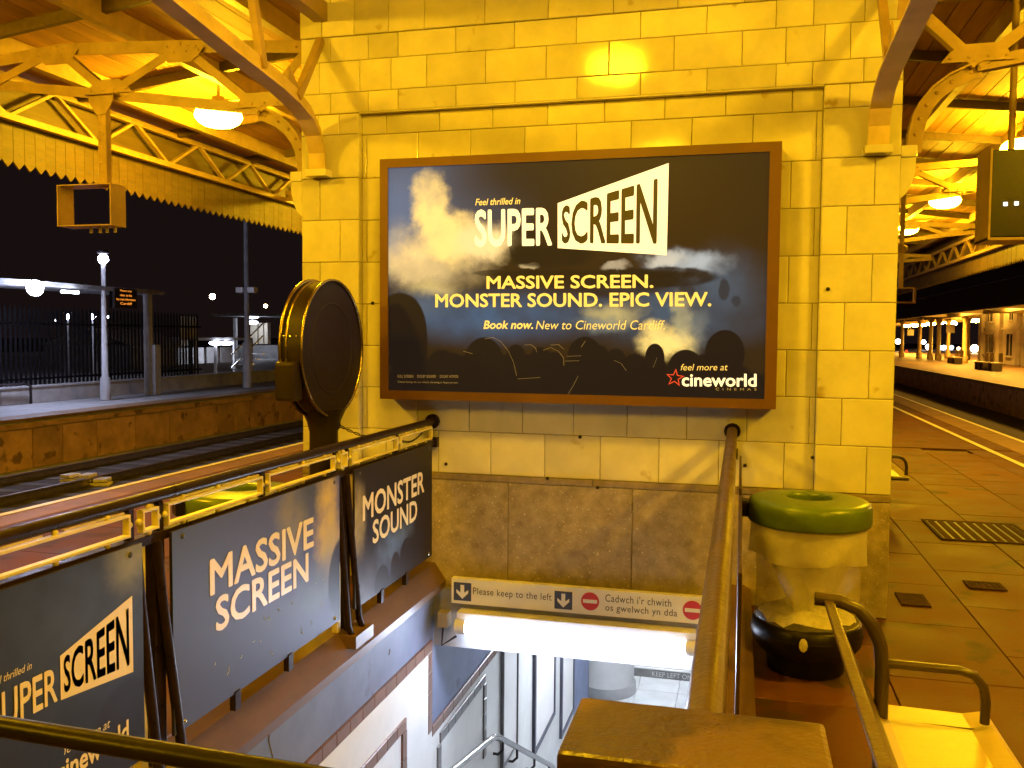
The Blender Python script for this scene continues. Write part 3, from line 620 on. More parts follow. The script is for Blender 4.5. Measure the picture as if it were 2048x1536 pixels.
layM = [E(150, 330, 520, 420, 1., (.085, .135, .26), 1.), E(560, 320, 330, 250, 1., (.05, .06, .09), .8, .05), E(1650, 350, 850, 480, 1., (.034, .018, .005), .97), E(800, 180, 500, 180, 1., (.024, .016, .010), .8),
        E(310, 300, 120, 190, .5, CT, 1., .14), E(370, 430, 170, 150, .6, CT, 1., .16), E(180, 560, 210, 130, .7, (.80, .62, .28), 1., .16), E(430, 480, 190, 150, .6, CT, 1., .16), E(600, 500, 180, 120, .7, (.85, .68, .32), 1., .16), E(300, 640, 330, 90, .9, (.62, .50, .24), .95, .14), E(330, 720, 200, 50, .9, (.60, .50, .20), .8, .14), E(130, 480, 80, 110, .9, (.30, .30, .30), .7, .1),
        E(600, 860, 640, 150, .9, (.05, .10, .20), 1., .04), E(250, 800, 200, 90, 1., (.07, .11, .18), .9, .05), E(1500, 830, 560, 190, 1., (.055, .095, .16), .95, .05), E(1740, 660, 210, 160, 1., (.06, .095, .15), .85, .07), E(1600, 575, 220, 70, .7, (.36, .44, .52), .95, .14), E(1500, 570, 110, 40, .6, (.50, .52, .48), .9, .12),
        E(1250, 605, 90, 22, .5, (.42, .38, .28), .9, .1), E(830, 620, 60, 22, .5, (.55, .46, .25), .9, .08), E(1260, 830, 170, 80, .9, (.50, .44, .18), .8, .16), E(1180, 900, 150, 50, .9, (.22, .26, .24), .7, .14), E(1500, 970, 150, 90, .6, (.85, .68, .22), 1., .16), E(1570, 850, 60, 130, .7, (.42, .40, .22), .8, .14), E(1640, 900, 60, 120, .9, (.2, .22, .2), .6, .1),
        E(805, 510, 85, 100, .10, DW, .97, .015), E(930, 560, 230, 70, .25, DW, .97, .02), E(640, 645, 110, 16, .3, DW, .8, .01), E(1130, 655, 560, 30, .25, DW, .95, .02), E(1480, 660, 270, 50, .2, DW, .95, .03), E(1250, 700, 330, 60, .5, (.02, .012, .006), .85, .04), E(1590, 730, 40, 45, .3, DW, .8, .03), E(1760, 720, 28, 60, .3, DW, .7, .03), E(1810, 780, 24, 30, .4, DW, .6, .03),
        E(150, 930, 150, 200, .05, BK), E(200, 1000, 105, 260, .07, BK), E(900, 1210, 1000, 150, .10, BK), E(1700, 1250, 500, 140, .2, BK), E(600, 1085, 105, 130, .05, BK), E(520, 1130, 120, 90, .1, BK), E(380, 1080, 75, 65, .15, BK), E(440, 1100, 60, 70, .12, BK), E(765, 1060, 50, 68, .07, BK), E(700, 1110, 70, 70, .1, BK), E(890, 1095, 65, 90, .06, BK), E(830, 1110, 60, 70, .1, BK), E(960, 1100, 60, 70, .1, BK), E(1110, 1060, 88, 105, .05, BK), E(1180, 1090, 60, 95, .08, BK), E(1260, 1085, 52, 72, .08, BK), E(1350, 1105, 62, 66, .08, BK), E(1445, 1060, 47, 70, .06, BK), E(1440, 1130, 70, 80, .1, BK), E(1590, 1115, 85, 95, .06, BK), E(1680, 1120, 60, 80, .1, BK), E(1768, 1040, 92, 115, .05, BK), E(1760, 1180, 150, 110, .1, BK), E(400, 1140, 260, 90, .2, BK)]
pm = print_mat('cinema_print', (.028, .016, .006), layM, 1.65, emis=1.0, rough=.4)
uvplane([(A0, PY, B0), (A1, PY, B0), (A1, PY, B1), (A0, PY, B1)], 'printed_sheet', pm, po)
def warpq(c):      # corners tl,tr,br,bl in zoom pixels
    tl, tr, br, bl = [zp(*p, PY-.0012) for p in c]
    return lambda u, v: tuple((bl.lerp(br, u)).lerp(tl.lerp(tr, u), v))
def pt(s, c, mt, bold=.02, shear=0., pw=1., dy=0., spacing=1.):
    f = warpq(c)
    def g(u, v):
        p = f(u**pw, v); return (p[0], p[1]-dy, p[2])
    PO('lettering', mt, lettering(s, g, bold, shear, spacing, (0, -1, 0)))
PO('screen_block', 'twhite', MB().add([zp(*p, PY-.0010) for p in ((915, 527), (1447, 562), (1457, 112), (915, 308))], [(0, 1, 2, 3)]))
pt('SCREEN', ((935, 325), (1403, 183), (1398, 510), (935, 505)), 'tdark', .016, pw=1.13, dy=.0008)
pt('SUPER', ((510, 340), (888, 326), (888, 517), (512, 522)), 'twhite', .02)
pt('Feel thrilled in', ((513, 287), (733, 280), (733, 313), (513, 320)), 'tyellow', .014, .25)
pt('MASSIVE SCREEN.', ((568, 663), (1382, 655), (1382, 722), (568, 727)), 'tyellow', .022)
pt('MONSTER SOUND. EPIC VIEW.', ((318, 750), (1665, 740), (1665, 812), (318, 817)), 'tyellow', .022)
pt('Book now.', ((553, 880), (795, 880), (795, 922), (553, 922)), 'tyellow', .024, .2)
pt('New to Cineworld Cardiff.', ((808, 880), (1438, 878), (1438, 926), (808, 924)), 'tyellow', .008, .2)
pt('feel more at', ((1515, 1092), (1745, 1090), (1745, 1124), (1515, 1124)), 'tyellow', .008, .2)
pt('cineworld', ((1520, 1138), (1885, 1140), (1885, 1204), (1520, 1202)), 'twhite', .02)
pt('CINEMAS', ((1685, 1208), (1885, 1210), (1885, 1222), (1685, 1221)), 'tpale', .01, spacing=2.)
pt('FULL SCREEN     DOLBY SOUND     DOLBY ATMOS', ((135, 1145), (430, 1146), (430, 1160), (135, 1159)), 'tpale', .01)
pt('Check listings to see what\'s showing in Superscreen.', ((135, 1174), (430, 1178), (430, 1190), (135, 1186)), 'tpale', .008)
star = MB(); cst = (1487, 1160); 
def sp(rr, k): a = -math.pi/2+k*math.pi/5+.12; return (cst[0]+math.cos(a)*rr*48, cst[1]+math.sin(a)*rr*46)
outr = [sp(1 if k % 2 == 0 else .42, k) for k in range(10)]; inr = [sp(.74 if k % 2 == 0 else .30, k) for k in range(10)]
star.add([zp(*p, PY-.0012) for p in outr+inr], [(k, (k+1) % 10, 10+(k+1) % 10, 10+k) for k in range(10)]); PO('star_logo', 'tred', star)
ol = MB()
for pts in ([(560, 970), (600, 962), (640, 985), (675, 1030), (700, 1085), (715, 1150)], [(752, 1000), (785, 998), (808, 1015), (812, 1035)], [(845, 1025), (880, 1012), (920, 1030), (945, 1065), (945, 1100)], [(880, 1000), (920, 998), (945, 1020)], [(1030, 1010), (1050, 980)], [(1190, 1075), (1225, 1090), (1250, 1125)], [(960, 1055), (1030, 1052)], [(950, 1078), (1020, 1076)], [(1015, 1150), (990, 1200), (965, 1240)], [(720, 1165), (830, 1158)], [(1380, 1110), (1400, 1060)], [(455, 1030), (500, 1042)]):
    P_ = [zp(*p, PY-.0008) for p in pts]
    for p, q_ in zip(P_, P_[1:]): ol.bar(p, q_, .0012, .0045, (0, 1, 0)) if False else ol.tube([p, q_], .0010, 4, False)
PO('audience_outline', 'tpale', ol)

# ================================================================== CANOPIES
def canopy_truss(P, sx, y, xw, xe):
    """cantilever lattice truss in the plane y; sx is the outward direction."""
    def X(d): return xw+sx*d
    Lx = abs(xe-xw)
    top = [(.02, 3.655), (1.05, 3.735), (2.12, 3.785), (2.75, 3.735), (Lx, 3.69)]
    bot = [(.42, 3.245), (1.66, 3.425), (2.72, 3.565), (Lx, 3.63)]
    cnt = [0]
    def member(name, a, b, wd, dep=.06, parent=None):
        cnt[0] += 1; oy = Vector((0, -.0035*(cnt[0] % 3)-(.014 if name == 'web_bar' else 0), 0))
        mb = MB(); p = Vector((X(a[0]), y, a[1]))+oy; q = Vector((X(b[0]), y, b[1]))+oy
        d = (q-p).normalized(); n = Vector((0, 1, 0)).cross(d)
        # angle section: a leg facing the viewer and a flange on its upper edge
        vs = []
        mb.bar(p+Vector((0, -.02, 0)), q+Vector((0, -.02, 0)), .010, wd, n); mb.bar(p+n*(wd/2-.004)+Vector((0, .014, 0)), q+n*(wd/2-.004)+Vector((0, .014, 0)), .056, .009, n)
        for k in (.05, .11, .89, .95): mb.rivet(p.lerp(q, k)+Vector((0, -.0255, 0)), (0, -1, 0), .0115)
        return P(name, 'iron', mb)
    for a, b in zip(top, top[1:]): member('top_chord', a, b, .085)
    for a, b in zip(bot, bot[1:]): member('bottom_chord', a, b, .075)
    web = [(top[0], bot[0]), (bot[0], (1.05, 3.735)), ((1.05, 3.735), bot[1]), (bot[1], (2.12, 3.785)), ((2.12, 3.785), bot[2]), (bot[2], (3.1, 3.70))]
    for a, b in web:
        if a[0] <= Lx and b[0] <= Lx: member('web_bar', a, b, .062)
    for (a, zc, r) in ((1.05, 3.715, 1), (2.12, 3.77, 1), (.42, 3.26, -1), (1.66, 3.43, -1)):
        g = [(-.20, 0), (.20, 0), (.15, -.06*r), (.09, -.10*r), (-.09, -.10*r), (-.15, -.06*r)]
        mb = MB().prism([(X(a)+u, zc+v) for u, v in g], 'y', y-.0495, y-.0465)
        for u in (-.15, -.05, .05, .15): mb.rivet((X(a)+u, y-.050, zc-.025*r), (0, -1, 0), .0115)
        P('gusset', 'iron', mb)
    # curved bracket from the corbel
    arc = [(.055, 2.765), (.065, 2.87), (.085, 2.97), (.125, 3.055), (.185, 3.13), (.27, 3.195), (.38, 3.245), (.44, 3.258)]
    pts = [Vector((X(a), y, z)) for a, z in arc]
    for nm, off, dp, th in (('bracket_flange', 0, .10, .012), ('bracket_web', .04, .012, .085)):
        mb = MB(); n_ = len(pts); L4 = []
        for i, p in enumerate(pts):
            d = (pts[min(i+1, n_-1)]-pts[max(i-1, 0)]).normalized(); nn = Vector((-sx*d.z, 0, sx*d.x)) if True else None
            nn = Vector((d.z, 0, -d.x))*(-1 if sx > 0 else 1); nn = -nn
            c = p+nn*off; L4.append([c+Vector((0, -dp/2, 0))-nn*th/2, c+Vector((0, dp/2, 0))-nn*th/2, c+Vector((0, dp/2, 0))+nn*th/2, c+Vector((0, -dp/2, 0))+nn*th/2])
        vs = [v for r_ in L4 for v in r_]; mb.add(vs, [(4*i+k, 4*i+(k+1) % 4, 4*i+4+(k+1) % 4, 4*i+4+k) for i in range(n_-1) for k in range(4)]+[(0, 1, 2, 3), (4*n_-4, 4*n_-1, 4*n_-2, 4*n_-3)])
        if off:
            for i in range(1, n_-1):
                c = (L4[i][0]+L4[i][3])/2; mb.rivet(c+Vector((0, -.0005, 0)), (0, -1, 0), .013)
        P(nm, 'iron', mb)
def strip_truss(P, x, ys, zlo, zhi, wd=.05, mt='iron'):
    P('lattice_chord', mt, MB().box(x-.035, x+.035, ys[0], ys[-1], zhi-.03, zhi+.03)); P('lattice_chord', mt, MB().box(x-.035, x+.035, ys[0], ys[-1], zlo-.03, zlo+.03))
    for k, (a, b) in enumerate(zip(ys, ys[1:])):
        mid = (a+b)/2
        P('lattice_bar', mt, MB().bar((x, a, zlo), (x, mid, zhi), .03, wd, (1, 0, 0))); P('lattice_bar', mt, MB().bar((x, mid, zhi), (x, b, zlo), .03, wd, (1, 0, 0)))
def valance(P, x, y0, n, pitch, z0, z1, group=None):
    w_ = pitch-.004; tip = .062; zc = z0+tip
    poly = [(-w_/2, z1), (-w_/2, zc), (-w_*.27, zc-.03), (0, z0), (w_*.27, zc-.03), (w_/2, zc), (w_/2, z1)]
    mb = MB().prism(poly, 'x', -.009, .009); me = mb.mesh('valance_board', 'board'); me.materials.append(T['ink'])
    r = .013; bm = bmesh.new(); bm.from_mesh(me)
    for sx in (-1, 1):
        vs = [bm.verts.new((sx*.0095, r*math.cos(k*math.pi/4), zc+.075+r*math.sin(k*math.pi/4))) for k in range(8)]; f = bm.faces.new(vs); f.material_index = 1
    bm.to_mesh(me); bm.free()
    t = P.t; inv = t.matrix_basis.inverted()
    for k in range(n): put('valance_board', me, t, inv @ Vector((x+random.uniform(-.002, .002), y0+(k+.5)*pitch, random.uniform(-.004, .004))))
def roof(P, x0, z0, x1, z1, y0, y1, n, purl=True):
    wd = (x1-x0)/n; inv = P.t.matrix_basis.inverted(); sl = math.atan2(z1-z0, x1-x0)
    me = MB().box(-abs(wd)/2+.004, abs(wd)/2-.004, y0, y1, 0, .022).mesh('roof_board', 'roofboard')
    for k in range(n):
        f = (k+.5)/n; o = put('roof_board', me, P.t, inv @ Vector((lerp(x0, x1, f), 0, lerp(z0, z1, f)+random.uniform(0, .006))), (0, -math.atan((z1-z0)/(x1-x0)), 0))
    P('roof_sheet', 'stonedark', MB().add([(x0, y0, z0+.05), (x1, y0, z1+.05), (x1, y1, z1+.05), (x0, y1, z0+.05)], [(0, 1, 2, 3)]))
    if purl:
        for k in range(4):
            f = (k+.6)/4; x = lerp(x0, x1, f); z = lerp(z0, z1, f)
            P('purlin', 'iron', MB().box(x-.04, x+.04, y0, y1, z-.17, z-.004))
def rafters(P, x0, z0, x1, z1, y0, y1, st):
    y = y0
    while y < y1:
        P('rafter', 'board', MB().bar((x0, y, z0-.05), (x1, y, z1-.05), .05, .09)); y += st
cl = thing('track_canopy', 'cream ironwork canopy with zigzag board valance above the dark tracks', 'canopy', (-4.7, 9, 3.5)); CLP = W(cl)
for y in (5.77, 11.8, 17.8): canopy_truss(CLP, -1, y, -2.925, -6.46)
roof(CLP, -6.6, 4.02, -2.3, 4.52, -4, 26, 26); rafters(CLP, -6.6, 4.02, -2.3, 4.52, -2, 25, 1.6)
strip_truss(CLP, -6.46, [3.2+k*1.17 for k in range(17)], 3.60, 3.95)
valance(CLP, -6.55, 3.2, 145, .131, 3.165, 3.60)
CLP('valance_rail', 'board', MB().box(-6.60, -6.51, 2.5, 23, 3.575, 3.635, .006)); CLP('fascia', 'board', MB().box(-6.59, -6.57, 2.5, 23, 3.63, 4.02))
crn = thing('platform_canopy', 'cream ironwork canopy sheltering the paved platform with benches', 'canopy', (2.8, 9, 3.5)); CRP = W(crn)
for y in (5.77, 11.8, 17.8, 23.8): canopy_truss(CRP, 1, y, .875, 4.5)
roof(CRP, .3, 4.52, 4.66, 4.0, -4, 60, 26); rafters(CRP, .3, 4.52, 4.66, 4.0, -2, 40, 1.6)
strip_truss(CRP, 4.5, [8+k*1.17 for k in range(26)], 3.36, 3.72)
valance(CRP, 4.60, 8, 190, .131, 2.985, 3.36)
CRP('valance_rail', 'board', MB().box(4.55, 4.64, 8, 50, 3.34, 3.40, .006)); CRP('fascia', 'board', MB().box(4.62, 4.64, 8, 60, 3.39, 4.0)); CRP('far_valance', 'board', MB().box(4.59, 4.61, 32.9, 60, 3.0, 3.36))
# glazed roof lights seen as bright slits
cm = thing('stair_canopy', 'board roof over the stairwell between two curved iron beams', 'canopy', (-1, 2.5, 3.6)); CMP = W(cm)
roof(CMP, -2.25, 4.53, -1.0, 4.75, -4, 5.5, 8, False); roof(CMP, -1.0, 4.75, .25, 4.53, -4, 5.5, 8, False)
for sx, xb, pts in ((-1, -2.765, [(5.475, 2.752), (5.468, 2.86), (5.42, 2.965), (5.31, 3.05), (5.14, 3.105), (4.92, 3.145), (4.4, 3.205), (3.85, 3.275), (2.5, 3.43), (1.0, 3.5), (-3.5, 3.5)]), (1, .735, [(5.475, 2.752), (5.468, 2.86), (5.42, 2.95), (5.3, 3.02), (5.1, 3.065), (4.8, 3.085), (4.3, 3.11), (3.6, 3.16), (2.5, 3.3), (1.0, 3.4), (-3.5, 3.45)])):
    for nm, dp, th, off in (('curved_flange', .115, .014, 0), ('curved_web', .014, .11, .06)):
        mb = MB(); L4 = []; n_ = len(pts)
        for i, (y, z) in enumerate(pts):
            d = Vector((0, pts[min(i+1, n_-1)][0]-pts[max(i-1, 0)][0], pts[min(i+1, n_-1)][1]-pts[max(i-1, 0)][1])).normalized(); nn = Vector((0, d.z, -d.y)); 
            c = Vector((xb, y, z))+nn*off; L4 += [c+Vector((-dp/2, 0, 0))-nn*th/2, c+Vector((dp/2, 0, 0))-nn*th/2, c+Vector((dp/2, 0, 0))+nn*th/2, c+Vector((-dp/2, 0, 0))+nn*th/2]
        mb.add(L4, [(4*i+k, 4*i+(k+1) % 4, 4*i+4+(k+1) % 4, 4*i+4+k) for i in range(n_-1) for k in range(4)]+[(0, 1, 2, 3), (4*n_-4, 4*n_-1, 4*n_-2, 4*n_-3)])
        CMP(nm, 'beam', mb)
    CMP('upper_beam', 'iron', MB().box(xb-.05, xb+.05, -3.5, 5.53, 3.74, 3.86))
    for (a, b) in (((5.53, 3.62), (5.20, 3.16)), ((4.78, 3.22), (4.62, 3.78)), ((4.55, 3.78), (3.9, 3.34)), ((3.9, 3.34), (3.2, 3.78))):
        CMP('strut', 'iron', MB().bar((xb, a[0], a[1]), (xb, b[0], b[1]), .05, .045, (1, 0, 0)))
    mb = MB().prism([(5.28, 3.12), (5.05, 3.18), (5.10, 3.32), (5.22, 3.22)], 'x', xb-.006, xb+.006); CMP('gusset', 'iron', mb)

# hanging empty sign frame from the track canopy
hf = thing('hanging_sign_holder', 'empty cream sign frame hanging on a riveted post from the canopy truss', 'sign frame', (-4.63, 5.72, 3.4)); HF = W(hf)
mb = MB().box(-4.665, -4.595, 5.70, 5.755, 2.735, 3.33)
for k in range(9):
    mb.rivet((-4.645, 5.6995, 2.80+k*.058), (0, -1, 0), .012)
HF('post', 'iron', mb)
HF('head_plate', 'iron', MB().prism([(-4.74, 3.41), (-4.52, 3.41), (-4.53, 3.36), (-4.59, 3.27), (-4.67, 3.27), (-4.73, 3.36)], 'y', 5.69, 5.70)); HF('head_flange', 'iron', MB().box(-4.75, -4.50, 5.66, 5.78, 3.41, 3.418))
f0, f1 = on('y', 5.62, 113, 370), on('y', 5.62, 222, 450)
hx0, hx1, hz0, hz1 = f0.x, f1.x, f1.z, f0.z
HF('frame_top', 'iron', MB().box(hx0, hx1, 5.62, 5.785, hz1-.008, hz1)); HF('frame_base', 'iron', MB().box(hx0, hx1, 5.62, 5.785, hz0, hz0+.008)); HF('frame_side', 'iron', MB().box(hx0, hx0+.008, 5.62, 5.785, hz0+.008, hz1-.008)); HF('frame_side', 'iron', MB().box(hx1-.008, hx1, 5.62, 5.785, hz0+.008, hz1-.008))
for x in (-4.74, -4.66, -4.60, -4.53): HF('bolt', 'lampmetal', MB().tube([(x, 5.7, hz0), (x, 5.7, hz0-.045)], .011, 6))

# ================================================================== LAMPS
def canopy_lamp(loc, label, group=None, mt='bowl', hr=.165):
    t = thing('canopy_lamp', label, 'lamp', loc, group=group)
    MB().lathe([(.10, .105), (.17, .085), (.22, .045), (.236, .0), (.228, -.03), (.20, -.065), (.15, -.095), (.08, -.112), (.001, -.116)], n=24).build('bowl', mt, t)
    hd_ = MB().lathe([(hr, .09-hr*.1), (hr+.01, .102-hr*.1), (.10, .125), (.07, .14), (.06, .19), (.0, .19)], n=24).build('hood', 'lampmetal', t)
    MB().tube([(0, 0, .16), (0, 0, .45)], .018, 8).build('stem', 'lampmetal', hd_); MB().tube([(0, 0, .15), (.35, 0, .15), (.5, .0, .20)], .012, 6).build('arm', 'lampmetal', hd_)
    return t
zl = 3.85
p = on('z', zl, 437, 232); canopy_lamp(p, 'glowing sodium lamp below the canopy truss beside the hanging sign frame')
canopy_lamp((-5.1, 2.9, zl), 'sodium lamp of the track canopy above the poster railing'); canopy_lamp((-5.1, -2.3, zl), 'sodium lamp of the track canopy behind the stair head'); canopy_lamp((-5.1, 13.4, zl), 'sodium lamp of the track canopy beyond the second truss')
canopy_lamp((-1.08, 3.35, 3.97), 'sodium lamp under the stair roof close to the tiled wall', mt='bowl_stair', hr=.34); canopy_lamp((-1.05, -.4, 3.97), 'sodium lamp under the stair roof above the stair head', mt='bowl_stair', hr=.34)
canopy_lamp((3.1, 3.4, zl), 'sodium lamp of the platform canopy above the yellow bench'); canopy_lamp((3.1, -1.0, zl), 'sodium lamp of the platform canopy behind the yellow bench')
for i, (px, py) in enumerate(((2046, 296), (1890, 402), (1812, 458))):
    p = on('z', zl, px, py); canopy_lamp(p, ('sodium lamp just beside the dark hanging board', 'sodium lamp of the platform canopy lower than the board and higher than the next lamp', 'sodium lamp of the platform canopy half behind the tiled pilaster')[i])

# dark hanging board of the platform
db = thing('departure_board', 'dark hanging departure board with cream side and a row of white dots', 'display', (1.95, 6.7, 2.3)); DB = W(db)
c0 = on('y', 6.55, 1985, 300); c1 = on('y', 6.55, 1986, 474); dx0, dz1, dz0 = c0.x, c0.z, c1.z
DB('case', 'black', MB().box(dx0, dx0+1.25, 6.55, 6.86, dz0, dz1, .006)); DB('side_plate', 'iron', MB().box(dx0-.014, dx0-.001, 6.53, 6.88, dz0-.02, dz1+.01)); DB('base_trim', 'iron', MB().box(dx0-.014, dx0+1.25, 6.54, 6.87, dz0-.022, dz0-.004))
for k in range(5):
    p = on('y', 6.546, 2011+k*22, 408-k*1.2); DB('dot', 'whiteled', MB().box(p.x-.012, p.x+.012, 6.543, 6.549, p.z-.012, p.z+.012))
for x in (dx0+.15, dx0+1.1): DB('hanger', 'iron', MB().tube([(x, 6.7, dz1), (x, 6.7, 4.35)], .022, 8))
hp = thing('hanging_post', 'slim cream hanging post with bracket beyond the pilaster', 'post', (1.53, 9.5, 2.1)); HPW = W(hp)
HPW('post', 'iron', MB().box(1.50, 1.54, 9.48, 9.52, 2.16, 3.6)); HPW('head', 'iron', MB().lathe([(.03, 2.5), (.05, 2.53), (.05, 2.56), (.03, 2.58)], (1.52, 9.5, 0), 10)); HPW('sign_bracket', 'iron', MB().box(1.49, 1.66, 9.47, 9.53, 2.005, 2.02).box(1.64, 1.66, 9.47, 9.53, 2.02, 2.16).box(1.49, 1.66, 9.47, 9.53, 2.15, 2.162))

# ================================================================== ROUND SIGN (drum on post)
ck = thing('round_sign', 'dark drum-shaped station clock back with brass rims on a post by the railing', 'clock', (-2.42, 4.86, 0)); 
zc = 1.57
MB().lathe([(.395, -.064), (.395, .064)], (0, 0, zc), 48, 'x').build('drum', 'drum', ck)
MB().lathe([(.001, .058), (.40, .058)], (0, 0, zc), 48, 'x').build('face', 'clockface', ck); face_ = ck.children[-1]; MB().lathe([(.001, -.058), (.40, -.058)], (0, 0, zc), 48, 'x').build('rear_face', 'clockface', ck)
MB().lathe([(.26, .0585), (.262, .0615), (.27, .0615), (.272, .0585)], (0, 0, zc), 48, 'x').build('face_ring', 'clockface', face_)
for s in (1, -1): MB().lathe([(.396, s*.058), (.406, s*.058), (.413, s*.064), (.413, s*.072), (.404, s*.076), (.397, s*.072), (.397, s*.061)], (0, 0, zc), 48, 'x').build('rim', 'brass', ck)
MB().lathe([(.395, -.040), (.401, -.037), (.401, -.032), (.395, -.029)], (0, 0, zc), 48, 'x').build('band', 'brass', ck)
MB().tube([(0, 0, zc-.36), (0, 0, zc-.44), (0, 0, zc-.50), (0, 0, .15), (0, 0, .0)], [.135, .10, .085, .088, .12], 20).build('post', 'drum', ck)
MB().box(-.075, .045, -.452, -.345, zc-.29, zc-.07, .02).build('hinge_box', 'drum', ck)
for k in range(3): MB().lathe([(0, -.008), (.009, 0), (0, .008)], (-.04+k*.035, -.40+.004*k, zc+.07), 8).build('stud', 'steel', ck)
ch = thing('chain', 'small chain sagging from the round sign post to the railing', 'chain', (-2.3, 4.9, 1.1)); CH = W(ch)
P0 = Vector((-2.325, 4.86, 1.11)); P1 = Vector((-2.0, 5.0, 1.02)); P2 = Vector((-1.99, 5.40, 1.02))
cpts = [P0.lerp(P1, k/8)+Vector((0, 0, -.03*math.sin(math.pi*k/8))) for k in range(9)]+[P1.lerp(P2, k/10)+Vector((0, 0, -.035*math.sin(math.pi*k/10))) for k in range(1, 11)]
for a, b in zip(cpts, cpts[1:]): CH('link', 'darkmetal', MB().tube([a.lerp(b, .02), a.lerp(b, .3)+Vector((0, .006, .004)), a.lerp(b, .7)+Vector((0, .006, .004)), b, a.lerp(b, .7)-Vector((0, .006, .004)), a.lerp(b, .3)-Vector((0, .006, .004)), a.lerp(b, .02)], .0035, 5))
CH('ring', 'darkmetal', MB().tube([P0+Vector((0, .022*math.cos(k*.7854), .022*math.sin(k*.7854))) for k in range(9)], .005, 6))

# ================================================================== LITTER BINS
def litter_bin(loc, label, rz):
    t = thing('litter_bin', label, 'litter bin', loc, rz)
    base_ = MB().lathe([(.001, .0), (.17, 0), (.185, .01), (.19, .08), (.235, .115), (.262, .15), (.268, .20), (.262, .245), (.245, .262), (.235, .255), (.22, .10), (.001, .09)], n=40).build('base', 'black', t)
    MB().lathe([(.266, .196), (.2705, .2), (.266, .204)], n=40).build('base_seam', 'black', base_)
    lid = MB().lathe([(.115, .812), (.108, .848), (.112, .862), (.122, .867), (.14, .868), (.25, .858), (.272, .854), (.286, .846), (.293, .832), (.2945, .81), (.2945, .752), (.291, .743), (.282, .738), (.27, .737), (.25, .80), (.115, .812)], n=48).build('lid', 'green', t)
    MB().box(-.335, -.290, -.05, .05, .755, .835, .008).build('hinge', 'black', lid)
    n = 48; sl = MB(); vs = []
    for z in (.25, .45, .60, .74):
        for k in range(n):
            a = 2*math.pi*k/n; r = .247+.003*math.sin(5*a+z*20); vs.append((r*math.cos(a), r*math.sin(a), z))
    sl.add(vs, [(i*n+k, i*n+(k+1) % n, (i+1)*n+(k+1) % n, (i+1)*n+k) for i in range(3) for k in range(n)], True); sl.build('clear_sleeve', 'film', t)
    vs = []; cf = MB()
    for z, r0, am in ((.575, .272, .012), (.60, .277, .006), (.67, .276, .004), (.745, .273, .003)):
        for k in range(n):
            a = 2*math.pi*k/n; r = r0+am*math.sin(7*a+z*9)+am*.6*math.sin(13*a); vs.append((r*math.cos(a), r*math.sin(a), z+am*.9*math.sin(4*a)))
    cf.add(vs, [(i*n+k, i*n+(k+1) % n, (i+1)*n+(k+1) % n, (i+1)*n+k) for i in range(3) for k in range(n)], True); cf.build('bag_cuff', 'bag', t)
    vs = []; bg_ = MB(); lev = [(.66, .235, 0), (.58, .215, .01), (.48, .15, .028), (.40, .10, .03), (.34, .075, .024), (.30, .09, .02), (.27, .15, .012)]
    for z, r0, am in lev:
        for k in range(n):
            a = 2*math.pi*k/n; r = r0+am*math.sin(5*a+1)+am*.7*math.sin(9*a+z*8); vs.append((r*math.cos(a)+.02*(.66-z), r*math.sin(a), z))
    bg_.add(vs, [(i*n+k, i*n+(k+1) % n, (i+1)*n+(k+1) % n, (i+1)*n+k) for i in range(len(lev)-1) for k in range(n)], True); bg_.build('bag', 'bag', t)
    rg = MB(); vs = [(.0, 0, .33)]; m_ = 30
    for ri, r in enumerate((.07, .14, .20, .235)):
        for k in range(m_): a = 2*math.pi*k/m_; vs.append((r*math.cos(a), r*math.sin(a), .315-ri*.014+random.uniform(-.018, .02)))
    rg.add(vs, [(0, 1+k, 1+(k+1) % m_) for k in range(m_)]+[(1+i*m_+k, 1+i*m_+(k+1) % m_, 1+(i+1)*m_+(k+1) % m_, 1+(i+1)*m_+k) for i in range(3) for k in range(m_)], True); rg.build('rubbish', 'litter', t)
    MB().lathe([(0, .003), (.026, .002), (.03, 0)], (.10, -.2535, .21), 10, 'y').build('sticker', 'litter', t) if False else None
    MB().prism([(-.03+.02*math.cos(k*.7), .20+.032*math.sin(k*.7)) for k in range(9)], 'y', -.2715, -.262).build('sticker', 'litter', base_)
    return t
litter_bin((.345, 4.60, 0), 'clear sack litter bin with green lid in front of the granite pilaster base', 0)
litter_bin((-2.46, 4.02, 0), 'litter bin with green lid seen through the railing frames by the round sign', .8)

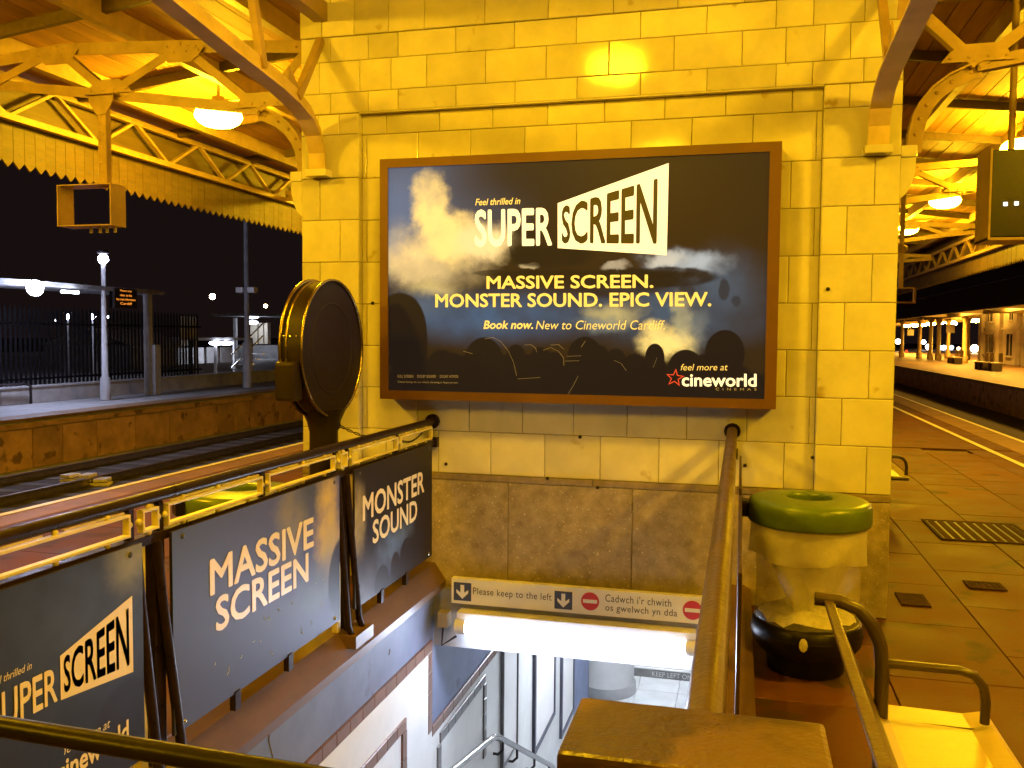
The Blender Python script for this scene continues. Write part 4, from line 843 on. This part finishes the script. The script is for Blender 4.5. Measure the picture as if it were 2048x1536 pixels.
# ================================================================== BENCHES
def bench(loc, label, length, legs):
    t = thing('bench', label, 'bench', loc)      # local: y runs along the bench towards -y, back on the -x side
    for k in range(legs):
        y = -k*(length-.08)/(legs-1)-.02
        mb = MB().tube([(.475, y, 0), (.475, y, .60), (.468, y, .67), (.445, y, .73), (.40, y, .782), (.34, y, .803), (.265, y, .806)], .022, 12); mb.build('end_post', 'benchtube', t); ep_ = t.children[-1]
        MB().tube([(.485, y, .612), (.70, y, .612), (.745, y, .600), (.772, y, .565), (.780, y, .52), (.778, y, .45)], .0145, 10).build('arm', 'benchtube', t)
        MB().tube([(.46, y, .415), (.80, y, .415)], .016, 8).build('seat_bearer', 'benchtube', t); MB().lathe([(.05, 0), (.05, .01), (.03, .014)], (.475, y, 0), 12).build('foot_plate', 'benchtube', ep_)
    n = max(1, int(length/.52)); wd = length/n
    for k in range(n):
        y1 = -k*wd+.10; y0 = y1-wd+.012
        MB().prism([(.445, .470), (.455, .448), (.50, .432), (.74, .428), (.80, .442), (.822, .425), (.826, .405), (.815, .405), (.80, .428), (.74, .416), (.50, .420), (.448, .436), (.435, .468)], 'y', y0, y1).build('seat_panel', 'bench', t)
    MB().prism([(.300, .800), (.318, .800), (.46, .47), (.452, .455), (.435, .47)], 'y', -length+.1, .0).build('back_panel', 'brownlt' if False else 'benchtube', t)
    MB().box(.292, .322, -length+.1, .01, .795, .808, .004).build('back_rail', 'brownlt', t)
    return t
bench((-.015, 3.02, 0), 'bench with yellow enamel seat and bent tube arms beside the stairwell railing', 2.2, 2)
bench((.66, 9.95, 0), 'bench of the same make showing only its tip past the tiled pilaster', 1.6, 2)

# ================================================================== FLOOR DETAILS
def grate(x0, x1, y0, y1, n, label):
    t = thing('drain_grate', label, 'drain grate', ((x0+x1)/2, (y0+y1)/2, 0)); q = W(t)
    f = MB()
    for b in ((x0, x1, y0, y0+.03), (x0, x1, y1-.03, y1), (x0, x0+.03, y0+.03, y1-.03), (x1-.03, x1, y0+.03, y1-.03)): f.box(*b, .002, .010)
    q('frame', 'grate', f); q('pit_shade', 'ink', MB().box(x0+.03, x1-.03, y0+.03, y1-.03, .0025, .004))  # flat dark plate, the shade of the pit put into its colour
    for k in range(n): 
        x = lerp(x0+.03, x1-.03, (k+.5)/n); q('bar', 'grate', MB().box(x-.3*(x1-x0)/n, x+.3*(x1-x0)/n, y0+.03, y1-.03, .0045, .009))
grate(1.63, 2.40, 7.88, 8.72, 9, 'wide rusty floor grate in the paving far from the litter bin'); grate(1.50, 1.73, 6.37, 6.56, 4, 'small square floor cover midway across the paving'); grate(1.0, 1.17, 5.85, 6.12, 6, 'narrow slotted drain beside the pilaster base')

# ================================================================== OPPOSITE PLATFORM (dark side)
def ball(name, label, cat, p, r, mt, group=None):
    o = MB().lathe([(r*math.sin(math.pi*k/8)+.0001, -r*math.cos(math.pi*k/8)) for k in range(9)], n=12).build(name, mt, None, p); return tag(o, label, cat, group)
lw = thing('low_wall', 'low pale wall at the back of the opposite platform', 'wall', (-16.2, 20, 0)); LW = W(lw)
for k in range(12): LW('wall_panel', 'concrete', MB().box(-16.35, -16.1, 12+k*2.2, 14.18+k*2.2, -.01, .36, .01))
LW('wall_coping', 'concrete', MB().box(-16.38, -16.07, 12, 38.4, .362, .40, .005))
LW('end_hoop', 'darkmetal', MB().tube([(-15.95, 17.1, 0), (-15.95, 17.1, .42), (-15.95, 16.9, .47), (-15.95, 15.4, .47)], .03, 8))
pf = thing('palisade_fence', 'dim metal palisade fence behind the low wall of the opposite platform', 'fence', (-17.4, 18, 0))
pale = MB().prism([(-.035, 0), (.035, 0), (.035, 2.2), (0, 2.32), (-.035, 2.2)], 'x', -.012, .012).mesh('pale', 'fence')
for k in range(90): put('pale', pale, pf, (0, -6+k*.155, 0))
for z in (.45, 1.85): MB().box(-.03, .012, -6.1, 8.0, z, z+.06).build('fence_rail', 'fence', pf)
fs_ = thing('trackside_shed', 'dim long shed with a pale sloping roof beyond the opposite platform', 'building', (-30, 36, 0)); FS = W(fs_)
u0 = on('x', -29, 262, 728); u1 = on('x', -29, 372, 728)
FS('wall', 'concrete', MB().box(-34, -29, u0.y, u1.y, -1.4, 1.05)); FS('roof', 'signwhite', MB().add([(-28.8, u0.y-.2, 1.05), (-28.8, u1.y+.2, 1.05), (-31.5, u1.y+.2, 1.9), (-31.5, u0.y-.2, 1.9), (-34.2, u1.y+.2, 1.05), (-34.2, u0.y-.2, 1.05)], [(0, 1, 2, 3), (3, 2, 4, 5)]))
def lamp_post(loc, h, label, glowr, mt):
    t = thing('lamp_post', label, 'lamp post', loc)
    MB().tube([(0, 0, 0), (0, 0, .55), (0, 0, .56), (0, 0, h)], [.13, .12, .08, .045], 12).build('pole', 'concrete', t); MB().lathe([(.0, -.03), (.13, -.02), (.15, .02), (.1, .07), (0, .08)], (0, 0, h), 16).build('hood', 'darkmetal', t)
    MB().lathe([(glowr*math.sin(math.pi*k/6)+.0001, -glowr*math.cos(math.pi*k/6)) for k in range(7)], (0, 0, h-.03-glowr), 12).build('lamp', mt, t); return t
lamp_post((-15.22, 18.7, 0), 3.62, 'lamp post with a wide foot carrying one cool white lamp', .12, 'cool2')
sh = thing('platform_shelter', 'long flat shelter roof on slim posts with a dazzling white lamp', 'shelter', (-15.5, 17, 0)); SH = W(sh)
SH('roof_edge', 'concrete', MB().box(-16.9, -15.15, 9, 21.0, 2.70, 2.80)); SH('post', 'concrete', MB().box(-15.46, -15.30, 20.5, 20.66, 0, 2.70)); SH('cabinet', 'concrete', MB().box(-15.44, -15.2, 20.62, 20.85, 0, 1.35)); SH('post', 'concrete', MB().box(-15.7, -15.6, 13.2, 13.3, 0, 2.70))
p = on('x', -15.05, 70, 576); SH('lamp', 'cool', MB().lathe([(.17*math.sin(math.pi*k/8)+.0001, -.17*math.cos(math.pi*k/8)) for k in range(9)], tuple(p), 14)); SH('lamp_holder', 'darkmetal', MB().box(p.x-.05, p.x+.05, p.y-.05, p.y+.05, p.z+.1, 2.72))
p = on('x', -15.05, 143, 584); SH('light_panel', 'cool3', MB().box(p.x-.1, p.x+.02, p.y-.22, p.y+.22, p.z-.03, p.z+.03))
p = on('x', -15.1, 252, 597)
am = thing('information_display', 'small orange lettered information display under the shelter roof end', 'display', (p.x, p.y, p.z)); AM = W(am)
AM('case', 'black', MB().box(p.x-.15, p.x, p.y-.42, p.y+.42, p.z-.24, p.z+.24)); AM('hanger', 'darkmetal', MB().box(p.x-.09, p.x-.05, p.y-.02, p.y+.02, p.z+.24, 2.72))
for k, s in enumerate(('Please stay', 'clear as the', 'bus train information', 'Cardiff')): AM('lettering', 'amber', lettering(s, lambda u, v, k=k: (p.x+.004, lerp(p.y-(.36 if k == 2 else .22), p.y+(.36 if k == 2 else .22), u), p.z+.155-k*.105+v*.062), .011))
lb = [on('x', -24, 135, 632), on('x', -24, 186, 632)]
lamp_post((lb[0].x, lb[0].y, 0), lb[0].z+.1, 'distant cool lamp post beyond the shelter, nearer its dazzling lamp', .1, 'cool2'); lamp_post((lb[1].x, lb[1].y, 0), lb[1].z+.1, 'distant cool lamp post beyond the shelter, close to the wide-footed post', .1, 'cool2')
# tall mast with cameras
p = on('z', 0, 495, 775)
ms = thing('camera_mast', 'tall pale mast with two small cameras beside the stepped gantry', 'mast', p)
MB().tube([(0, 0, 0), (0, 0, 1.4), (0, 0, 1.42), (0, 0, 7.6)], [.14, .14, .085, .07], 12).build('pole', 'concrete', ms)
for s in (-1, 1): MB().box(-.12+s*.2, .12+s*.2, -.12, .12, 2.93, 3.1, .03).build('camera', 'signwhite', ms)
st = thing('waiting_shelter', 'low waiting shelter with two bright lamps and a metal stair beside it', 'shelter', (-19.5, 33, 0)); ST = W(st)
s0 = on('x', -19.5, 392, 680); s1 = on('x', -19.5, 505, 684); zr = s0.z
ST('roof', 'concrete', MB().box(-20.5, -19.5, s0.y, s1.y, zr-.02, zr+.09))
for k in range(4): yy = lerp(s0.y, s1.y, k/3); ST('post', 'concrete', MB().box(-19.58, -19.5, yy-.05, yy+.05, 0, zr))
for k in range(4): yy = lerp(s0.y, s1.y, (k+.12)/4); ST('back_panel', 'concrete', MB().box(-20.46, -20.42, yy, yy+(s1.y-s0.y)/5, .5, zr-.3))
for px in (432, 452): q_ = on('x', -19.55, px, 686); ST('lamp', 'cool3', MB().lathe([(.0, -.09), (.2, -.06), (.26, 0), (.2, .05), (0, .07)], tuple(q_), 12))
for s in (0, 1):
    ST('stair_rail', 'steel', MB().tube([(-18.9, lerp(s0.y, s1.y, .35), .35+s*.5), (-18.9, lerp(s0.y, s1.y, .95), 1.6+s*.5)], .03, 6))
for k in range(5): ST('tread', 'steel', MB().box(-19.1, -18.5, lerp(s0.y, s1.y, .36+k*.1), lerp(s0.y, s1.y, .40+k*.1), .05+k*.2, .09+k*.2))
bd = thing('lit_kiosk', 'pale kiosk with white lamps under a thin flat roof behind the drum-shaped clock', 'building', (-33, 55, 0)); BD = W(bd)
b0 = on('y', 55, 500, 690); b1 = on('y', 55, 540, 632)
for k, (a_, b_) in enumerate(((501, 514), (518, 526), (529, 535))): u0 = on('y', 55, a_, 688); u1 = on('y', 55, b_, 646); BD('pillar', 'rendered', MB().box(u0.x, u1.x, 55, 55.4, u0.z, u1.z))
BD('base', 'concrete', MB().box(b0.x-1, b1.x+4, 55.1, 58, -.01, b0.z)); u0 = on('y', 54, 455, 632); u1 = on('y', 54, 612, 620); BD('roof', 'concrete', MB().box(u0.x, u1.x, 52, 58, u0.z-.05, u0.z+.12))
u0 = on('y', 54, 500, 640); BD('post', 'concrete', MB().box(on('y', 54, 469, 650).x-.1, on('y', 54, 469, 650).x+.1, 54, 54.2, 0, on('y', 54, 469, 636).z))
for py in (634, 645): q_ = on('y', 53.5, 505, py); BD('lamp', 'cool3', MB().lathe([(.0, -.12), (.3, -.08), (.38, 0), (.3, .08), (0, .12)], tuple(q_), 12))
for (px, py, dst, mt, r_, lab) in ((425, 593, 70, 'warmdot', .26, 'distant orange street lamp above the waiting shelter'), (531, 612, 90, 'warmdot', .2, 'small warm lamp above the lit kiosk roof'), (113, 641, 60, 'cool3', .1, 'faint white dot low beneath the shelter lamp'), (217, 634, 60, 'cool3', .1, 'faint white dot beside the wide-footed lamp post'), (235, 714, 50, 'cool3', .08, 'tiny white signal low between the shelter posts'), (379, 740, 50, 'cool3', .07, 'tiny white signal left of the waiting shelter'.replace('left of', 'before'))):
    d = ray(px, py); q_ = CAM+d*(dst/d.y); ball('distant_lamp', lab, 'lamp', q_, r_, mt)
for (px, w_) in ((369, .9), (383, .7)):
    q_ = on('x', -20, px, 678); t = thing('notice', 'tall yellowish notice standing before the waiting shelter' if px == 369 else 'short pale notice next to the taller yellowish one', 'sign', (q_.x, q_.y, 0)); MB().box(-.02, .02, -.28, .28, 1.2 if px == 369 else 1.5, 2.3, .01).build('board', 'rendered', t); MB().tube([(-.04, 0, 0), (-.04, 0, 1.9)], .03, 6).build('post', 'darkmetal', t)
# pale blocks between the tracks
for k, px in enumerate((143, 178, 207)):
    q_ = on('z', -1.0, px, 962); t = thing('track_block', 'stack of pale concrete blocks lying between the dark tracks', 'concrete blocks', (q_.x, q_.y, -1.08), .2*k, 'pale block stacks between the tracks')
    for j in range((3, 3, 2)[k]): MB().box(-.16+.02*j, .12-.02*j, -.14, .14, j*.075, j*.075+.06, .012).build('block', 'line', t)

# ================================================================== DISTANT PLATFORM (lit side)
fc = thing('distant_canopy', 'dark edged canopy over the far lit platform across the track', 'canopy', (14, 60, 3.5)); FC = W(fc)
FC('fascia', 'stonedark', MB().box(9.55, 9.7, 20, 140, 2.90, 4.55)); FC('gutter', 'rail', MB().box(9.48, 9.549, 20, 140, 3.88, 3.93)); FC('roof', 'board', MB().box(9.7, 22, 20, 140, 4.3, 4.4))
for k in range(9): FC('truss', 'iron', MB().box(9.8, 21, 42+k*10.4, 42.15+k*10.4, 3.35, 3.6))
FC('inner_beam', 'board', MB().box(15.0, 15.25, 20, 140, 3.3, 3.7))
for (px, py) in ((1803, 714), (1838, 717), (1876, 720), (1928, 726), (1860, 719), (1895, 717), (1934, 720)):
    q_ = on('z', 0, px, py); t = thing('canopy_column', 'slim cream iron column of the far lit platform', 'column', q_, group='columns on the far lit platform')
    MB().tube([(0, 0, 0), (0, 0, .5), (0, 0, .52), (0, 0, 3.0), (0, 0, 3.4)], [.26, .26, .17, .15, .34], 10).build('shaft', 'iron', t); MB().box(-.1, .1, -1.2, 1.2, 3.3, 3.45).build('bracket', 'iron', t)
for i, q_ in enumerate([on('z', 3.3, px, py) for px, py in ((1813, 651), (1829, 650), (1845, 649), (1862, 647), (1901, 644), (1952, 640))]+[Vector((13.5, 34, 3.6)), Vector((13.5, 45, 3.6)), Vector((13.5, 24, 3.6)), Vector((14.6, 57, 3.9)), Vector((14.6, 68, 3.9))]):  # trailing Vector lamps are added to brighten the far platform and building
    t = thing('platform_lamp', 'one of the seen and added oval lamps glowing under the far lit platform canopy', 'lamp', q_, group='lamps under the far canopy'); MB().lathe([(.0, -.22), (.35, -.17), (.46, -.02), (.40, .1), (0, .14)], n=14).build('bowl', 'bowl_far', t); MB().lathe([(.43, .08), (.2, .28), (.0, .3)], n=14).build('hood', 'lampmetal', t)
for (px, py, dst, mt, r_, lab) in ((1796, 683, 130, 'warmdot', .33, 'white glow low beside the tiled pilaster edge'), (1847, 684, 150, 'cool3', .34, 'cold white city light between two far columns'), (1857, 694, 150, 'warmdot', .42, 'warm city light below the cold one between far columns'), (1879, 695, 150, 'cool3', .34, 'white city light behind the middle far column'), (1888, 695, 150, 'cool3', .34, 'white city light touching the one by the middle far column'), (1903, 695, 150, 'cool3', .3, 'violet-white city light between the last far columns'), (1917, 697, 150, 'warmdot', .2, 'small amber city light near the last far column'), (1949, 697, 120, 'warmdot', .46, 'broad warm light before the far white building'), (1813, 703, 120, 'tred', .2, 'small red signal low behind the far benches'), (1885, 646, 110, 'warmdot', .16, 'tiny warm lamp beside the far platform lamps'), (1912, 647, 110, 'warmdot', .16, 'second tiny warm lamp near the far square sign')):
    d = ray(px, py); q_ = CAM+d*(dst/d.y); ball('distant_lamp', lab, 'lamp', q_, r_, mt)
hb = thing('white_building', 'white two-storey station building with narrow and arched windows', 'building', (22, 70, 0)); HB = W(hb)
HX = 17.6
yb1 = on('x', HX, 1965, 690).y; yb0 = on('x', HX, 2048, 690).y-14
HB('wall', 'rendered', MB().box(HX, HX+8, yb0, yb1, -.005, 4.25)); HB('string_course', 'rendered', MB().box(HX-.12, HX+.001, yb0, yb1, 2.35, 2.5))
for (pa, pb, za, zb, arch) in ((1975, 1983, 3.0, 3.95, 0), (2018, 2027, 3.0, 3.95, 0), (1972, 1985, .6, 2.05, 1), (2014, 2028, .6, 2.05, 1)):
    ya = on('x', HX, pb, 690).y; yb = on('x', HX, pa, 690).y
    w_ = HB('window', 'windark', MB().box(HX-.04, HX+.05, ya, yb, za, zb)); HB('window_sill', 'rendered', MB().box(HX-.2, HX-.001, ya-.3, yb+.3, za-.12, za), w_); HB('window_head', 'rendered', MB().box(HX-.2, HX-.001, ya-.3, yb+.3, zb+.001, zb+.18), w_); HB('mullion', 'rendered', MB().box(HX-.08, HX-.041, (ya+yb)/2-.06, (ya+yb)/2+.06, za, zb), w_)
for px in (1966, 2002, 2036): ya = on('x', HX, px, 690).y; HB('pilaster', 'rendered', MB().box(HX-.25, HX-.001, ya-.4, ya+.4, 0, 4.2))
for i, (px, py) in enumerate(((1962, 738), (1972, 739), (1990, 741), (1905, 726), (1914, 727))):
    q_ = on('z', 0, px, py+1); t = thing('far_seat', 'metal seat standing on the far lit platform', 'seat', q_, group='seats on the far lit platform')
    MB().box(-.3, .3, -.4, .4, .40, .46, .02).build('seat', 'bench', t); MB().box(.26, .32, -.4, .4, .46, .95, .02).build('backrest', 'bench', t); MB().box(-.25, .25, -.38, -.33, 0, .40).build('leg', 'benchtube', t); MB().box(-.25, .25, .33, .38, 0, .40).build('leg', 'benchtube', t)
for i, (px, py) in enumerate(((1901, 658), (1821, 665))):
    q_ = on('y', 75+20*i, px, py); t = thing('platform_sign', ('square pale sign hanging below a far oval lamp', 'small pale sign with a round mark between far columns')[i], 'sign', q_); MB().box(-.3, .3, -.04, .04, -.3, .3, .03).build('board', 'rendered', t); MB().box(-.03, .03, -.02, .02, .3, 1.4).build('hanger', 'iron', t)
